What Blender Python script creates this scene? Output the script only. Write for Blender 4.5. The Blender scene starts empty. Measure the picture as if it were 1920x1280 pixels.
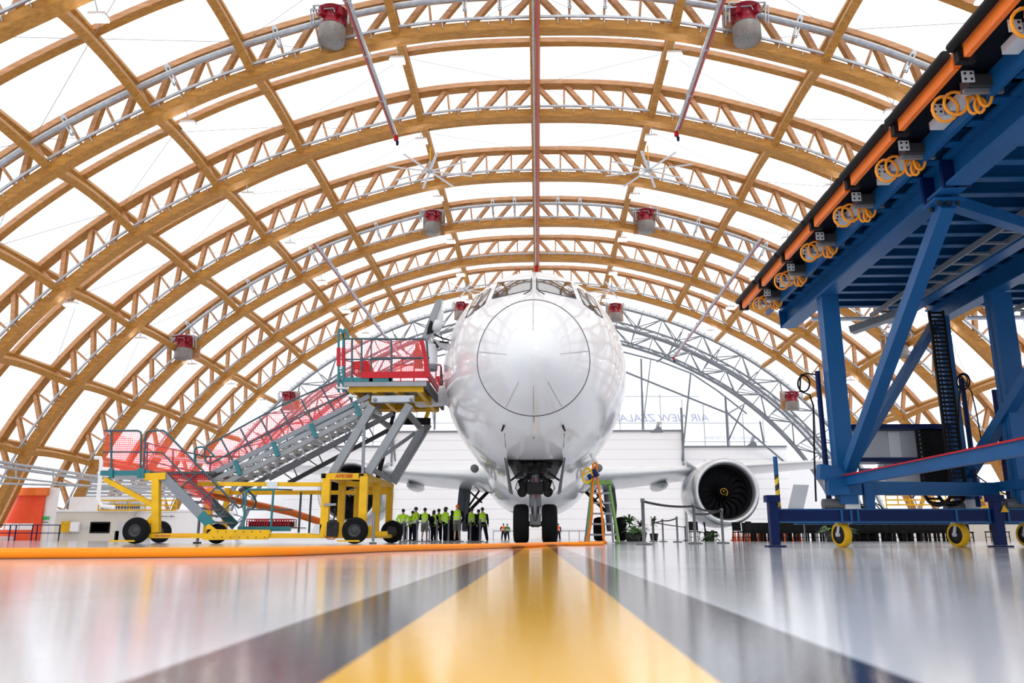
import bpy, bmesh, math, random
from mathutils import Vector, Matrix, noise
from mathutils.bvhtree import BVHTree
random.seed(7)
SC = bpy.context.scene
COL = SC.collection
PI = math.pi
# ---------------------------------------------------------------- camera
F = 1522.0                       # focal length in pixels of the 1920 wide frame
CAMH = 0.12
PITCH = math.atan(370 / F)
YAW = math.atan(50 / math.hypot(F, 370))
cam_d = bpy.data.cameras.new('camera')
cam = bpy.data.objects.new('camera', cam_d); COL.objects.link(cam)
cam_d.sensor_width = 36.0
cam_d.lens = F / 1920 * 36
cam_d.clip_start = 0.02; cam_d.clip_end = 2000
cam.rotation_euler = (PI / 2 + PITCH, 0, YAW)
cam.location = (0, 0, CAMH)
cam_d.dof.use_dof = True
cam_d.dof.focus_distance = 19.0
cam_d.dof.aperture_fstop = 4.5
SC.camera = cam
# ---------------------------------------------------------------- view, world, sun
SC.view_settings.view_transform = 'Standard'
SC.view_settings.look = 'None'
SC.view_settings.gamma = 1.0
SC.view_settings.use_curve_mapping = False
SC.view_settings.exposure = 0.05
world = bpy.data.worlds.new('sky'); SC.world = world
world.use_nodes = True
wn = world.node_tree.nodes; wl = world.node_tree.links
bg = wn['Background']
tc = wn.new('ShaderNodeTexCoord'); sx = wn.new('ShaderNodeSeparateXYZ'); rp = wn.new('ShaderNodeValToRGB')
wl.new(tc.outputs['Generated'], sx.inputs[0]); wl.new(sx.outputs['Z'], rp.inputs[0]); wl.new(rp.outputs[0], bg.inputs[0])
rp.color_ramp.elements[0].position = 0.0; rp.color_ramp.elements[0].color = (.82, .85, .93, 1)
rp.color_ramp.elements[1].position = 0.45; rp.color_ramp.elements[1].color = (1, 1, 1, 1)
bg.inputs[1].default_value = 1.5
sun_d = bpy.data.lights.new('sun', 'SUN'); sun_d.energy = .55; sun_d.angle = math.radians(12)
sun = bpy.data.objects.new('sun', sun_d); COL.objects.link(sun)
sun.rotation_euler = (math.radians(38), math.radians(14), 0)

# ---------------------------------------------------------------- helpers
RM = Matrix.Rotation(YAW, 3, 'Z') @ Matrix.Rotation(PITCH, 3, 'X')
def ray(px, py):
    return (RM @ Vector((px - 960, F, 640 - py))).normalized()
def W(px, py, Y):
    """point of the place seen at this pixel at world depth Y (a measurement)"""
    d = ray(px, py)
    return Vector((0, 0, CAMH)) + d * (Y / d.y)
def V(*a): return Vector(a)

def mat(name, col, rough=.5, metal=0.0, coat=0.0, var=0.06, scale=3.0, bump=0.0, emit=None, estr=0.0, spec=.5):
    m = bpy.data.materials.new(name); m.use_nodes = True
    n = m.node_tree.nodes; l = m.node_tree.links; b = n['Principled BSDF']
    b.inputs['Roughness'].default_value = rough
    b.inputs['Metallic'].default_value = metal
    b.inputs['Coat Weight'].default_value = coat
    b.inputs['Specular IOR Level'].default_value = spec
    if emit:
        b.inputs['Emission Color'].default_value = (*emit, 1); b.inputs['Emission Strength'].default_value = estr
    t = n.new('ShaderNodeTexNoise'); t.inputs['Scale'].default_value = scale; t.inputs['Detail'].default_value = 4
    g = n.new('ShaderNodeTexCoord'); l.new(g.outputs['Object'], t.inputs['Vector'])
    r = n.new('ShaderNodeValToRGB')
    r.color_ramp.elements[0].position = .3; r.color_ramp.elements[1].position = .7
    r.color_ramp.elements[0].color = (*[max(0, c * (1 - var)) for c in col], 1)
    r.color_ramp.elements[1].color = (*[min(1, c * (1 + var)) for c in col], 1)
    l.new(t.outputs['Fac'], r.inputs[0]); l.new(r.outputs[0], b.inputs['Base Color'])
    if bump:
        bp = n.new('ShaderNodeBump'); bp.inputs['Strength'].default_value = bump; l.new(t.outputs['Fac'], bp.inputs['Height']); l.new(bp.outputs[0], b.inputs['Normal'])
    return m

def wood(name, c1, c2, sc=(1.2, 6, 6)):
    m = bpy.data.materials.new(name); m.use_nodes = True
    n = m.node_tree.nodes; l = m.node_tree.links; b = n['Principled BSDF']
    b.inputs['Roughness'].default_value = .6
    g = n.new('ShaderNodeTexCoord'); mp = n.new('ShaderNodeMapping'); mp.inputs['Scale'].default_value = sc
    l.new(g.outputs['Object'], mp.inputs[0])
    t = n.new('ShaderNodeTexNoise'); t.inputs['Scale'].default_value = 1.0; t.inputs['Detail'].default_value = 6
    l.new(mp.outputs[0], t.inputs['Vector'])
    r = n.new('ShaderNodeValToRGB'); r.color_ramp.elements[0].position = .35; r.color_ramp.elements[1].position = .68
    r.color_ramp.elements[0].color = (*c1, 1); r.color_ramp.elements[1].color = (*c2, 1)
    l.new(t.outputs['Fac'], r.inputs[0]); l.new(r.outputs[0], b.inputs['Base Color'])
    return m

M = {}
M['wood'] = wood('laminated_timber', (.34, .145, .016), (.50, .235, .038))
M['wood2'] = wood('pale_and_lit_timber', (.46, .22, .095), (.60, .33, .17))  # own tone of posts and boards; elsewhere paints light onto beam fronts
M['galv'] = mat('galvanised_steel', (.42, .45, .49), .4, .6, var=.15)
M['steel'] = mat('grey_painted_steel', (.20, .215, .24), .5, .2)
M['white'] = mat('glossy_white_paint', (.66, .665, .69), .16, 0, .35, var=.015, scale=.8)
M['wing'] = mat('wing_grey_paint', (.66, .68, .70), .25, 0, .3, var=.03)
M['seam'] = mat('panel_seam', (.07, .07, .075), .6, spec=.2)
M['glass'] = mat('cockpit_glass', (.10, .09, .085), .04, .55, .6)
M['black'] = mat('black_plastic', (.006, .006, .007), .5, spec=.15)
M['rubber'] = mat('tyre_rubber', (.006, .006, .007), .8, bump=.1, spec=.12)
M['dark'] = mat('dark_machinery', (.016, .015, .016), .5, .1, var=.4, scale=8, spec=.2)
M['hub'] = mat('grey_wheel_hub', (.13, .13, .135), .5, .3, spec=.3)
M['lip'] = mat('engine_lip_metal', (.55, .56, .58), .28, .75)
M['duct'] = mat('engine_duct', (.02, .02, .022), .5, spec=.2)
M['fan'] = mat('fan_blade_metal', (.035, .035, .04), .35, .5, spec=.3)
M['yellow'] = mat('yellow_enamel', (.68, .38, .006), .45, var=.12, spec=.3)
M['orange'] = mat('orange_enamel', (.85, .17, .012), .4, var=.1)
M['hose'] = mat('orange_hose_rubber', (.92, .25, .002), .45, var=.06, spec=.25)
M['red'] = mat('red_enamel', (.42, .006, .014), .4, var=.1, spec=.3)
M['dred'] = mat('crimson_fan_housing', (.24, .004, .018), .3, 0, 0, var=.1, spec=.3)
M['teal'] = mat('teal_enamel', (.008, .14, .16), .4, var=.1)
M['rail'] = mat('grey_blue_rail', (.05, .085, .10), .45, .1, spec=.3)
M['alu'] = mat('grey_aluminium', (.23, .24, .255), .4, .3, var=.1)
M['blue'] = mat('blue_enamel', (.005, .082, .24), .4, 0, 0, var=.1, scale=1.5, spec=.28)
M['rim'] = mat('dark_wheel_rim', (.045, .045, .048), .5, .2, spec=.3)
M['cable'] = mat('orange_cable_sheath', (.62, .16, .01), .5, var=.08, spec=.25)
M['navy'] = mat('navy_enamel', (.002, .012, .075), .4, 0, 0, var=.1, spec=.15)
M['deck'] = mat('dark_deck_board', (.004, .006, .012), .7, spec=.1)
M['lgrey'] = mat('light_grey_panel', (.55, .56, .58), .4)
M['chair'] = mat('black_chair', (.005, .005, .006), .7, spec=.1)
M['hiviz'] = mat('hi_vis_fabric', (.48, .80, .015), .7, var=.1)
M['band'] = mat('reflective_band', (.55, .56, .50), .4)
M['cloth'] = mat('dark_clothing', (.006, .007, .014), .9, spec=.1)
M['gcloth'] = mat('grey_clothing', (.09, .085, .08), .8)
M['ovest'] = mat('orange_vest', (.85, .12, .02), .7)
M['skin'] = mat('skin', (.50, .27, .19), .5)
M['hair'] = mat('dark_hair', (.03, .02, .015), .7)
M['leaf'] = mat('plant_leaf', (.05, .16, .02), .5, var=.4)
M['flower'] = mat('white_blossom', (.75, .8, .7), .6)
M['pot'] = mat('black_pot', (.015, .016, .015), .5)
M['green'] = mat('green_fibreglass', (.12, .26, .04), .45)
M['beige'] = mat('cream_wall_panel', (.66, .62, .56), .6, var=.03)
M['bwhite'] = mat('white_wall_panel', (.88, .88, .89), .5, var=.02)
M['door'] = mat('orange_door_curtain', (.85, .075, .006), .5)
M['redwin'] = mat('dark_red_window', (.10, .02, .025), .1)
M['lamp'] = mat('lamp_diffuser', (1, 1, 1), .5, emit=(1, .93, .82), estr=22)
M['tube'] = mat('fluorescent_tube', (.9, .9, .95), .3)
M['strap'] = mat('orange_strap', (.85, .30, .01), .5)
M['ppipe'] = mat('red_pipe', (.42, .07, .06), .4)
M['sign'] = mat('blue_sign_vinyl', (.36, .42, .68), .6)
M['curtain'] = mat('striped_pink_curtain', (.75, .30, .24), .6, var=.25, scale=30)
M['mesh_grey'] = mat('silencer_mesh', (.22, .205, .195), .45, .3, var=.15, scale=6)

# hazard stripes
m = bpy.data.materials.new('hazard_stripes'); m.use_nodes = True; n = m.node_tree.nodes; l = m.node_tree.links
g = n.new('ShaderNodeTexCoord'); mp = n.new('ShaderNodeMapping'); mp.inputs['Rotation'].default_value = (0, .7, 0)
w = n.new('ShaderNodeTexWave'); w.bands_direction = 'Z'; w.inputs['Scale'].default_value = 2.4
r = n.new('ShaderNodeValToRGB'); r.color_ramp.interpolation = 'CONSTANT'; r.color_ramp.elements[0].color = (.01, .01, .01, 1); r.color_ramp.elements[1].position = .5; r.color_ramp.elements[1].color = (.75, .5, .01, 1)
l.new(g.outputs['Object'], mp.inputs[0]); l.new(mp.outputs[0], w.inputs[0]); l.new(w.outputs['Fac'], r.inputs[0]); l.new(r.outputs[0], n['Principled BSDF'].inputs['Base Color'])
M['hazard'] = m

# roof film: lets the bright sky through
def film(name, trans, tint):
    m = bpy.data.materials.new(name); m.use_nodes = True; n = m.node_tree.nodes; l = m.node_tree.links
    n.remove(n['Principled BSDF'])
    a = n.new('ShaderNodeBsdfTransparent'); a.inputs[0].default_value = (*tint, 1)
    b = n.new('ShaderNodeBsdfTranslucent'); b.inputs[0].default_value = (.92, .92, .94, 1)
    x = n.new('ShaderNodeMixShader')
    t = n.new('ShaderNodeTexNoise'); t.inputs['Scale'].default_value = .12; t.inputs['Detail'].default_value = 3
    q = n.new('ShaderNodeMapRange'); q.inputs['To Min'].default_value = 1 - trans - .06; q.inputs['To Max'].default_value = 1 - trans + .06
    g = n.new('ShaderNodeTexCoord'); l.new(g.outputs['Object'], t.inputs['Vector']); l.new(t.outputs['Fac'], q.inputs['Value']); l.new(q.outputs[0], x.inputs[0])
    l.new(a.outputs[0], x.inputs[1]); l.new(b.outputs[0], x.inputs[2]); l.new(x.outputs[0], n['Material Output'].inputs[0])
    return m
M['film'] = film('translucent_roof_film', .85, (1, 1, 1))
M['poly'] = film('translucent_wall_sheet', .75, (.97, .98, 1))

# red safety netting
def netmat(name, col, cell, lw, base):
    m = bpy.data.materials.new(name); m.use_nodes = True; n = m.node_tree.nodes; l = m.node_tree.links
    p = n['Principled BSDF']; p.inputs['Base Color'].default_value = (*col, 1); p.inputs['Roughness'].default_value = .6
    g = n.new('ShaderNodeTexCoord'); s = n.new('ShaderNodeSeparateXYZ'); l.new(g.outputs['Object'], s.inputs[0])
    outs = []
    for ax in 'XYZ':
        a = n.new('ShaderNodeMath'); a.operation = 'DIVIDE'; a.inputs[1].default_value = cell; l.new(s.outputs[ax], a.inputs[0])
        f = n.new('ShaderNodeMath'); f.operation = 'FRACT'; l.new(a.outputs[0], f.inputs[0])
        c = n.new('ShaderNodeMath'); c.operation = 'LESS_THAN'; c.inputs[1].default_value = lw; l.new(f.outputs[0], c.inputs[0]); outs.append(c)
    mx = n.new('ShaderNodeMath'); mx.operation = 'MAXIMUM'; l.new(outs[0].outputs[0], mx.inputs[0]); l.new(outs[2].outputs[0], mx.inputs[1])
    mx2 = n.new('ShaderNodeMath'); mx2.operation = 'MAXIMUM'; mx2.inputs[1].default_value = base; l.new(mx.outputs[0], mx2.inputs[0])
    t = n.new('ShaderNodeBsdfTransparent'); x = n.new('ShaderNodeMixShader')
    l.new(mx2.outputs[0], x.inputs[0]); l.new(t.outputs[0], x.inputs[1]); l.new(p.outputs[0], x.inputs[2]); l.new(x.outputs[0], n['Material Output'].inputs[0])
    return m
M['net'] = netmat('red_safety_netting', (.95, .04, .04), .055, .15, .13)

# floor
m = bpy.data.materials.new('polished_epoxy_floor'); m.use_nodes = True; n = m.node_tree.nodes; l = m.node_tree.links
p = n['Principled BSDF']; g = n.new('ShaderNodeTexCoord')
s = n.new('ShaderNodeSeparateXYZ'); l.new(g.outputs['Object'], s.inputs[0])
def mth(op, a, b=None, c=None):
    q = n.new('ShaderNodeMath'); q.operation = op
    for i, v in enumerate((a, b, c)):
        if v is None: continue
        if isinstance(v, (int, float)): q.inputs[i].default_value = v
        else: l.new(v, q.inputs[i])
    return q.outputs[0]
ax = mth('ABSOLUTE', mth('ADD', s.outputs['X'], .017))
blk = mth('LESS_THAN', ax, .342); yel = mth('LESS_THAN', ax, .171)
nt = n.new('ShaderNodeTexNoise'); nt.inputs['Scale'].default_value = .7; nt.inputs['Detail'].default_value = 6; l.new(g.outputs['Object'], nt.inputs['Vector'])
cr = n.new('ShaderNodeValToRGB'); cr.color_ramp.elements[0].position = .3; cr.color_ramp.elements[1].position = .7
cr.color_ramp.elements[0].color = (.58, .61, .67, 1); cr.color_ramp.elements[1].color = (.67, .70, .76, 1); l.new(nt.outputs['Fac'], cr.inputs[0])
def mixc(f, a, b):
    q = n.new('ShaderNodeMix'); q.data_type = 'RGBA'; l.new(f, q.inputs[0])
    for i, v in ((6, a), (7, b)):
        if isinstance(v, tuple): q.inputs[i].default_value = (*v, 1)
        else: l.new(v, q.inputs[i])
    return q.outputs[2]
c = mixc(blk, cr.outputs[0], (.035, .032, .042)); c = mixc(yel, c, (.88, .47, .003))
# expansion joints and thin painted lines running across
def near(v, at, wd): return mth('LESS_THAN', mth('ABSOLUTE', mth('SUBTRACT', v, at)), wd)
j = mth('LESS_THAN', mth('ABSOLUTE', mth('SUBTRACT', mth('PINGPONG', mth('ADD', s.outputs['Y'], -3.42), 6.0), 0)), .012)
notyel = mth('SUBTRACT', 1.0, yel)
c = mixc(mth('MULTIPLY', j, notyel), c, (.10, .10, .11))
c = mixc(near(s.outputs['Y'], 6.0, .05), c, (.72, .50, .22))
d1 = mth('SUBTRACT', s.outputs['Y'], mth('MULTIPLY_ADD', s.outputs['X'], 1.9, 3.6))
c = mixc(mth('MULTIPLY', mth('LESS_THAN', mth('ABSOLUTE', d1), .012), mth('LESS_THAN', s.outputs['X'], -.36)), c, (.30, .30, .31))
l.new(c, p.inputs['Base Color'])
p.inputs['Roughness'].default_value = .16
nb = n.new('ShaderNodeTexNoise'); nb.inputs['Scale'].default_value = 34; nb.inputs['Detail'].default_value = 5; nb.inputs['Roughness'].default_value = .6; l.new(g.outputs['Object'], nb.inputs['Vector'])
nb2 = n.new('ShaderNodeTexNoise'); nb2.inputs['Scale'].default_value = 190; nb2.inputs['Detail'].default_value = 2; l.new(g.outputs['Object'], nb2.inputs['Vector'])
hh = mth('MULTIPLY_ADD', nb2.outputs['Fac'], .8, nb.outputs['Fac'])
bp = n.new('ShaderNodeBump'); bp.inputs['Strength'].default_value = .14; bp.inputs['Distance'].default_value = .0016; l.new(hh, bp.inputs['Height']); l.new(bp.outputs[0], p.inputs['Normal'])
rr = n.new('ShaderNodeMapRange'); rr.inputs['To Min'].default_value = .03; rr.inputs['To Max'].default_value = .12; l.new(nt.outputs['Fac'], rr.inputs['Value']); l.new(rr.outputs[0], p.inputs['Roughness'])
p.inputs['Specular IOR Level'].default_value = .62
M['floor'] = m
def paint_lit_faces(o):  # front and back faces turn paler: the light on them is painted in
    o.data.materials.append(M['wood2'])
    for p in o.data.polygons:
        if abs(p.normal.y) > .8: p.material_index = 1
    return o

# horizontal boarded wall
m = bpy.data.materials.new('white_fabric_door_bands'); m.use_nodes = True; n = m.node_tree.nodes; l = m.node_tree.links
g = n.new('ShaderNodeTexCoord'); s = n.new('ShaderNodeSeparateXYZ'); l.new(g.outputs['Object'], s.inputs[0])
fz = mth('FRACT', mth('DIVIDE', s.outputs['Z'], 1.55)); ln = mth('LESS_THAN', fz, .05)
c = mixc(ln, (.93, .93, .94), (.66, .67, .72)); l.new(c, n['Principled BSDF'].inputs['Base Color']); n['Principled BSDF'].inputs['Roughness'].default_value = .6
M['fabric'] = m

class MB:
    def __init__(s): s.v = []; s.f = []; s.sm = []
    def add(s, vs, fs, smooth=False):
        o = len(s.v); s.v += [Vector(x) for x in vs]; s.f += [[i + o for i in f] for f in fs]; s.sm += [smooth] * len(fs); return s
    def box(s, c, d, R=None):
        c = Vector(c); h = [x / 2 for x in d]
        vs = [Vector((a * h[0], b * h[1], e * h[2])) for a in (-1, 1) for b in (-1, 1) for e in (-1, 1)]
        if R is not None: vs = [R @ v for v in vs]
        return s.add([v + c for v in vs], [(0, 1, 3, 2), (4, 6, 7, 5), (0, 4, 5, 1), (2, 3, 7, 6), (0, 2, 6, 4), (1, 5, 7, 3)])
    def box2(s, a, b):
        a = Vector(a); b = Vector(b); return s.box((a + b) / 2, [abs(x) for x in (b - a)])
    def bar(s, p, q, w, h=None, up=(0, 0, 1)):
        h = w if h is None else h
        p = Vector(p); q = Vector(q); d = q - p; L = d.length
        if L < 1e-6: return s
        d /= L; u = Vector(up)
        if abs(d.dot(u)) > .98: u = Vector((0, 1, 0)) if abs(d.y) < .9 else Vector((1, 0, 0))
        x = d.cross(u).normalized(); z = x.cross(d)
        R = Matrix((x, d, z)).transposed()
        return s.box((p + q) / 2, (w, L, h), R)
    def tube(s, pts, r, n=8, closed=False):
        pts = [Vector(p) for p in pts]; k = len(pts); rs = r if isinstance(r, (list, tuple)) else [r] * k
        prev = None; vs = []
        for i, p in enumerate(pts):
            a = pts[i - 1] if (i or closed) else p; b = pts[(i + 1) % k] if (i < k - 1 or closed) else p
            t = (b - a); t = t.normalized() if t.length > 1e-9 else Vector((0, 0, 1))
            if prev is None:
                u = Vector((0, 0, 1)) if abs(t.z) < .9 else Vector((1, 0, 0)); x = t.cross(u).normalized()
            else:
                x = prev - t * prev.dot(t); x = x.normalized() if x.length > 1e-6 else t.orthogonal().normalized()
            prev = x; y = t.cross(x)
            vs += [p + (x * math.cos(2 * PI * j / n) + y * math.sin(2 * PI * j / n)) * rs[i] for j in range(n)]
        fs = []
        for i in range(k if closed else k - 1):
            o, q = i * n, ((i + 1) % k) * n
            fs += [(o + j, o + (j + 1) % n, q + (j + 1) % n, q + j) for j in range(n)]
        s.add(vs, fs, True)
        if not closed: s.add([vs[j] for j in range(n)], [list(range(n))[::-1]]); s.add(vs[-n:], [list(range(n))])
        return s
    def lathe(s, prof, o, axis=(0, 0, 1), n=24, cap=False, smooth=True):
        o = Vector(o); a = Vector(axis).normalized(); x = a.orthogonal().normalized(); y = a.cross(x); vs = []
        for r, h in prof:
            vs += [o + a * h + (x * math.cos(2 * PI * j / n) + y * math.sin(2 * PI * j / n)) * r for j in range(n)]
        fs = []
        for i in range(len(prof) - 1):
            fs += [(i * n + j, i * n + (j + 1) % n, (i + 1) * n + (j + 1) % n, (i + 1) * n + j) for j in range(n)]
        s.add(vs, fs, smooth)
        if cap: s.add(vs[:n], [list(range(n))[::-1]]); s.add(vs[-n:], [list(range(n))])
        return s
    def prism(s, poly, d):
        """closed polygon extruded by vector d"""
        k = len(poly); d = Vector(d); a = [Vector(p) for p in poly]; b = [p + d for p in a]
        return s.add(a + b, [list(range(k))[::-1], [i + k for i in range(k)]] + [(i, (i + 1) % k, k + (i + 1) % k, k + i) for i in range(k)])
    def grid(s, rows, smooth=True, closed=False):
        n = len(rows[0]); vs = [p for r in rows for p in r]; fs = []
        for i in range(len(rows) - 1):
            for j in range(n if closed else n - 1):
                fs.append((i * n + j, i * n + (j + 1) % n, (i + 1) * n + (j + 1) % n, (i + 1) * n + j))
        return s.add(vs, fs, smooth)
    def build(s, name, m, parent=None, loc=None):
        o0 = Vector((0, 0, 0)); p = parent
        while p is not None: o0 += p.location; p = p.parent
        if loc is not None: o0 = o0 + (Vector(loc) - o0) if parent is None else o0
        me = bpy.data.meshes.new(name)
        me.from_pydata([v - o0 for v in s.v], [], s.f)
        me.polygons.foreach_set('use_smooth', s.sm)
        me.materials.append(m); me.update()
        bm = bmesh.new(); bm.from_mesh(me); bmesh.ops.recalc_face_normals(bm, faces=bm.faces); bm.to_mesh(me); bm.free()
        ob = bpy.data.objects.new(name, me); COL.objects.link(ob)
        if parent is not None: ob.parent = parent
        elif loc is not None: ob.location = loc
        return ob

def tag(o, label, cat, group=None):
    o['label'] = label; o['category'] = cat
    if group: o['group'] = group
    return o
def thing(name, label, cat, loc=(0, 0, 0), group=None):
    o = bpy.data.objects.new(name, None); COL.objects.link(o); o.location = loc; o.empty_display_size = .2
    return tag(o, label, cat, group)
def struct(o, kind='structure'): o['kind'] = kind; return o
def copy_tree(o, parent=None):
    c = o.copy(); COL.objects.link(c); c.parent = parent
    for ch in list(o.children): copy_tree(ch, c)
    return c
def plab(o, s): o['label'] = s; return o
def lathe_box(*a): pass
ORD = ['first', 'second', 'third', 'fourth', 'fifth', 'sixth', 'seventh', 'eighth', 'ninth', 'tenth', 'eleventh', 'twelfth', 'thirteenth', 'fourteenth', 'fifteenth', 'sixteenth', 'seventeenth', 'eighteenth', 'nineteenth', 'twentieth', 'twenty-first', 'twenty-second', 'twenty-third', 'twenty-fourth', 'twenty-fifth', 'twenty-sixth', 'twenty-seventh', 'twenty-eighth', 'twenty-ninth', 'thirtieth']
def textmesh(name, body, size, m, parent=None, loc=(0, 0, 0), rot=(0, 0, 0), depth=.01, shear=0, align='CENTER', bold=0):
    cu = bpy.data.curves.new(name, 'FONT'); cu.body = body; cu.size = size; cu.extrude = depth; cu.align_x = align; cu.shear = shear; cu.offset = bold
    t = bpy.data.objects.new(name, cu); COL.objects.link(t)
    dg = bpy.context.evaluated_depsgraph_get(); me = bpy.data.meshes.new_from_object(t.evaluated_get(dg))
    bpy.data.objects.remove(t); me.name = name; me.materials.clear(); me.materials.append(m)
    o = bpy.data.objects.new(name, me); COL.objects.link(o); o.rotation_euler = rot
    if parent is not None:
        o0 = Vector((0, 0, 0)); p = parent
        while p is not None: o0 += p.location; p = p.parent
        o.parent = parent; o.location = Vector(loc) - o0
    else: o.location = loc
    return o
# ================================================================ FLOOR, ROOF FILM, END WALL
HC = 32.0
b = MB(); b.box2((-70, -25, -.3), (70, 150, 0)); fl = struct(b.build('floor', M['floor']))
PROF = [(0, 1.0), (.278, .982), (.565, .903), (.76, .815), (.95, .702), (1.115, .563), (1.256, .402), (1.365, .222), (1.45, 0.004)]
def catmull(P, i, t):
    p0 = P[i - 1] if i > 0 else (-P[1][0], P[1][1])
    p1, p2 = P[i], P[i + 1]
    p3 = P[i + 2] if i + 2 < len(P) else (2 * p2[0] - p1[0] + .0, 2 * p2[1] - p1[1])
    r = []
    for k in (0, 1):
        a, b_, c_, d = p0[k], p1[k], p2[k], p3[k]
        r.append(.5 * ((2 * b_) + (-a + c_) * t + (2 * a - 5 * b_ + 4 * c_ - d) * t * t + (-a + 3 * b_ - 3 * c_ + d) * t ** 3))
    return Vector((r[0], 0, r[1]))
NSEG = [4, 4, 3, 3, 3, 3, 3, 3]
half = []; pur_idx = []
for i, ns in enumerate(NSEG):
    pur_idx.append(len(half))
    for k in range(ns): half.append(catmull(PROF, i, k / ns))
half.append(catmull(PROF, 7, 1.0))
inner = [Vector((-p.x, 0, p.z)) for p in half[:0:-1]] + half
inner = [p * HC for p in inner]; NI = len(inner); MID = NI // 2
nrm = []
for i in range(NI):
    t = inner[min(i + 1, NI - 1)] - inner[max(i - 1, 0)]
    nrm.append(Vector((-t.z, 0, t.x)).normalized())
nrm = [n_ if n_.dot(inner[i] - V(0, 0, 6)) > 0 else -n_ for i, n_ in enumerate(nrm)]
TD = 2.65
botc = [inner[i] + nrm[i] * .3 for i in range(NI)]
topc = [inner[i] + nrm[i] * (.3 + TD) for i in range(NI)]
skin = [inner[i] + nrm[i] * (.3 + TD + .42) for i in range(NI)]
# sink the last points under the floor line softly
b = MB(); ys = [-14 + 4.05 * i for i in range(32)]
b.grid([[V(p.x, y, max(p.z, 0)) for p in skin] for y in ys])
roof = struct(b.build('ceiling', M['film']))

def sweep(b, pts, w, h, nn=None):
    """beam following pts in the XZ plane; w along Y, h along the normal"""
    k = len(pts); rows = []
    for i in range(k):
        n_ = (nn or nrm)[i]
        p = pts[i]
        rows.append([p + V(0, -w / 2, 0) - n_ * h / 2, p + V(0, w / 2, 0) - n_ * h / 2, p + V(0, w / 2, 0) + n_ * h / 2, p + V(0, -w / 2, 0) + n_ * h / 2])
    b.grid(rows, False, True); b.add(rows[0], [(0, 1, 2, 3)]); b.add(rows[-1], [(0, 3, 2, 1)]); return b

def fine(pts, k=3):
    out = []
    for i in range(len(pts) - 1):
        p0 = pts[max(i - 1, 0)]; p1 = pts[i]; p2 = pts[i + 1]; p3 = pts[min(i + 2, len(pts) - 1)]
        for j in range(k):
            t = j / k
            out.append(.5 * ((2 * p1) + (-p0 + p2) * t + (2 * p0 - 5 * p1 + 4 * p2 - p3) * t * t + (-p0 + 3 * p1 - 3 * p2 + p3) * t ** 3))
    return out + [pts[-1]]
def norms(pts):
    r = []
    for i in range(len(pts)):
        t = pts[min(i + 1, len(pts) - 1)] - pts[max(i - 1, 0)]
        n_ = Vector((-t.z, 0, t.x)).normalized(); r.append(n_ if n_.dot(pts[i] - V(0, 0, 6)) > 0 else -n_)
    return r
DS = [1.449 + .3485 * k for k in range(-2, 6)]      # depth of each arch in units of the crown height
nth = ['overhead behind the picture', 'nearest, cut by the top left corner', 'second nearest, carrying the two big crimson blowers', 'third from the front', 'fourth from the front', 'fifth from the front, carrying four crimson blowers', 'sixth from the front', 'last before the grey steel end truss']
arch0 = thing('timber_arch', 'x', 'roof arch', (0, 0, 0), 'timber truss arches')
ft = fine(topc); fb = fine(botc)
paint_lit_faces(sweep(MB(), ft, .95, .38, norms(ft)).build('top_chord', M['wood'], arch0))
sweep(MB(), fb, .85, .62, norms(fb)).build('bottom_chord', M['wood'], arch0)
tray = [inner[i] + nrm[i] * .78 + V(0, -.5, 0) for i in range(NI)]
b = MB(); tf = fine(tray); sweep(b, tf, .12, .16, norms(tf))
for i in range(0, len(tf), 2): b.bar(tf[i] - norms(tf)[i] * .5, tf[i] + norms(tf)[i] * .25, .05)
b.build('cable_tray', M['galv'], arch0)
for i in range(1, NI - 1):
    pin = (abs(i - MID) in pur_idx)
    MB().bar(botc[i], topc[i], .16, .2, (0, 1, 0)).build('web_post', M['wood2'], arch0)
for i in range(MID):
    paint_lit_faces(MB().bar(botc[i], topc[i + 1], .34, .42, (0, 1, 0)).build('diagonal', M['wood'], arch0))
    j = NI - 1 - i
    paint_lit_faces(MB().bar(botc[j], topc[j - 1], .34, .42, (0, 1, 0)).build('diagonal', M['wood'], arch0))
arches = []
for k, d in enumerate(DS):
    a = arch0 if k == 0 else copy_tree(arch0)
    a.location = (0, d * HC, 0); a['label'] = 'curved timber truss arch of the roof, ' + nth[k]; arches.append(a)
# mid bay ribs
rib_p = [inner[i] + nrm[i] * (.3 + TD + .05) for i in range(NI)]; rf = fine(rib_p)
rib0 = paint_lit_faces(sweep(MB(), rf, .62, .36, norms(rf)).build('roof_rib', M['wood']))
for k in range(1, len(DS)):
    r_ = rib0 if k == 1 else rib0.copy()
    if k > 1: COL.objects.link(r_)
    r_.location = (0, (DS[k] - .174) * HC, 0)
    nm = ['', 'top left corner arch', 'arch with the two big blowers', 'third arch', 'fourth arch', 'arch with four blowers', 'sixth arch', 'last timber arch']
    tag(r_, 'slim curved timber rib under the film just before the ' + nm[k], 'roof rib', 'slim roof ribs between the arches')
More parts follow.
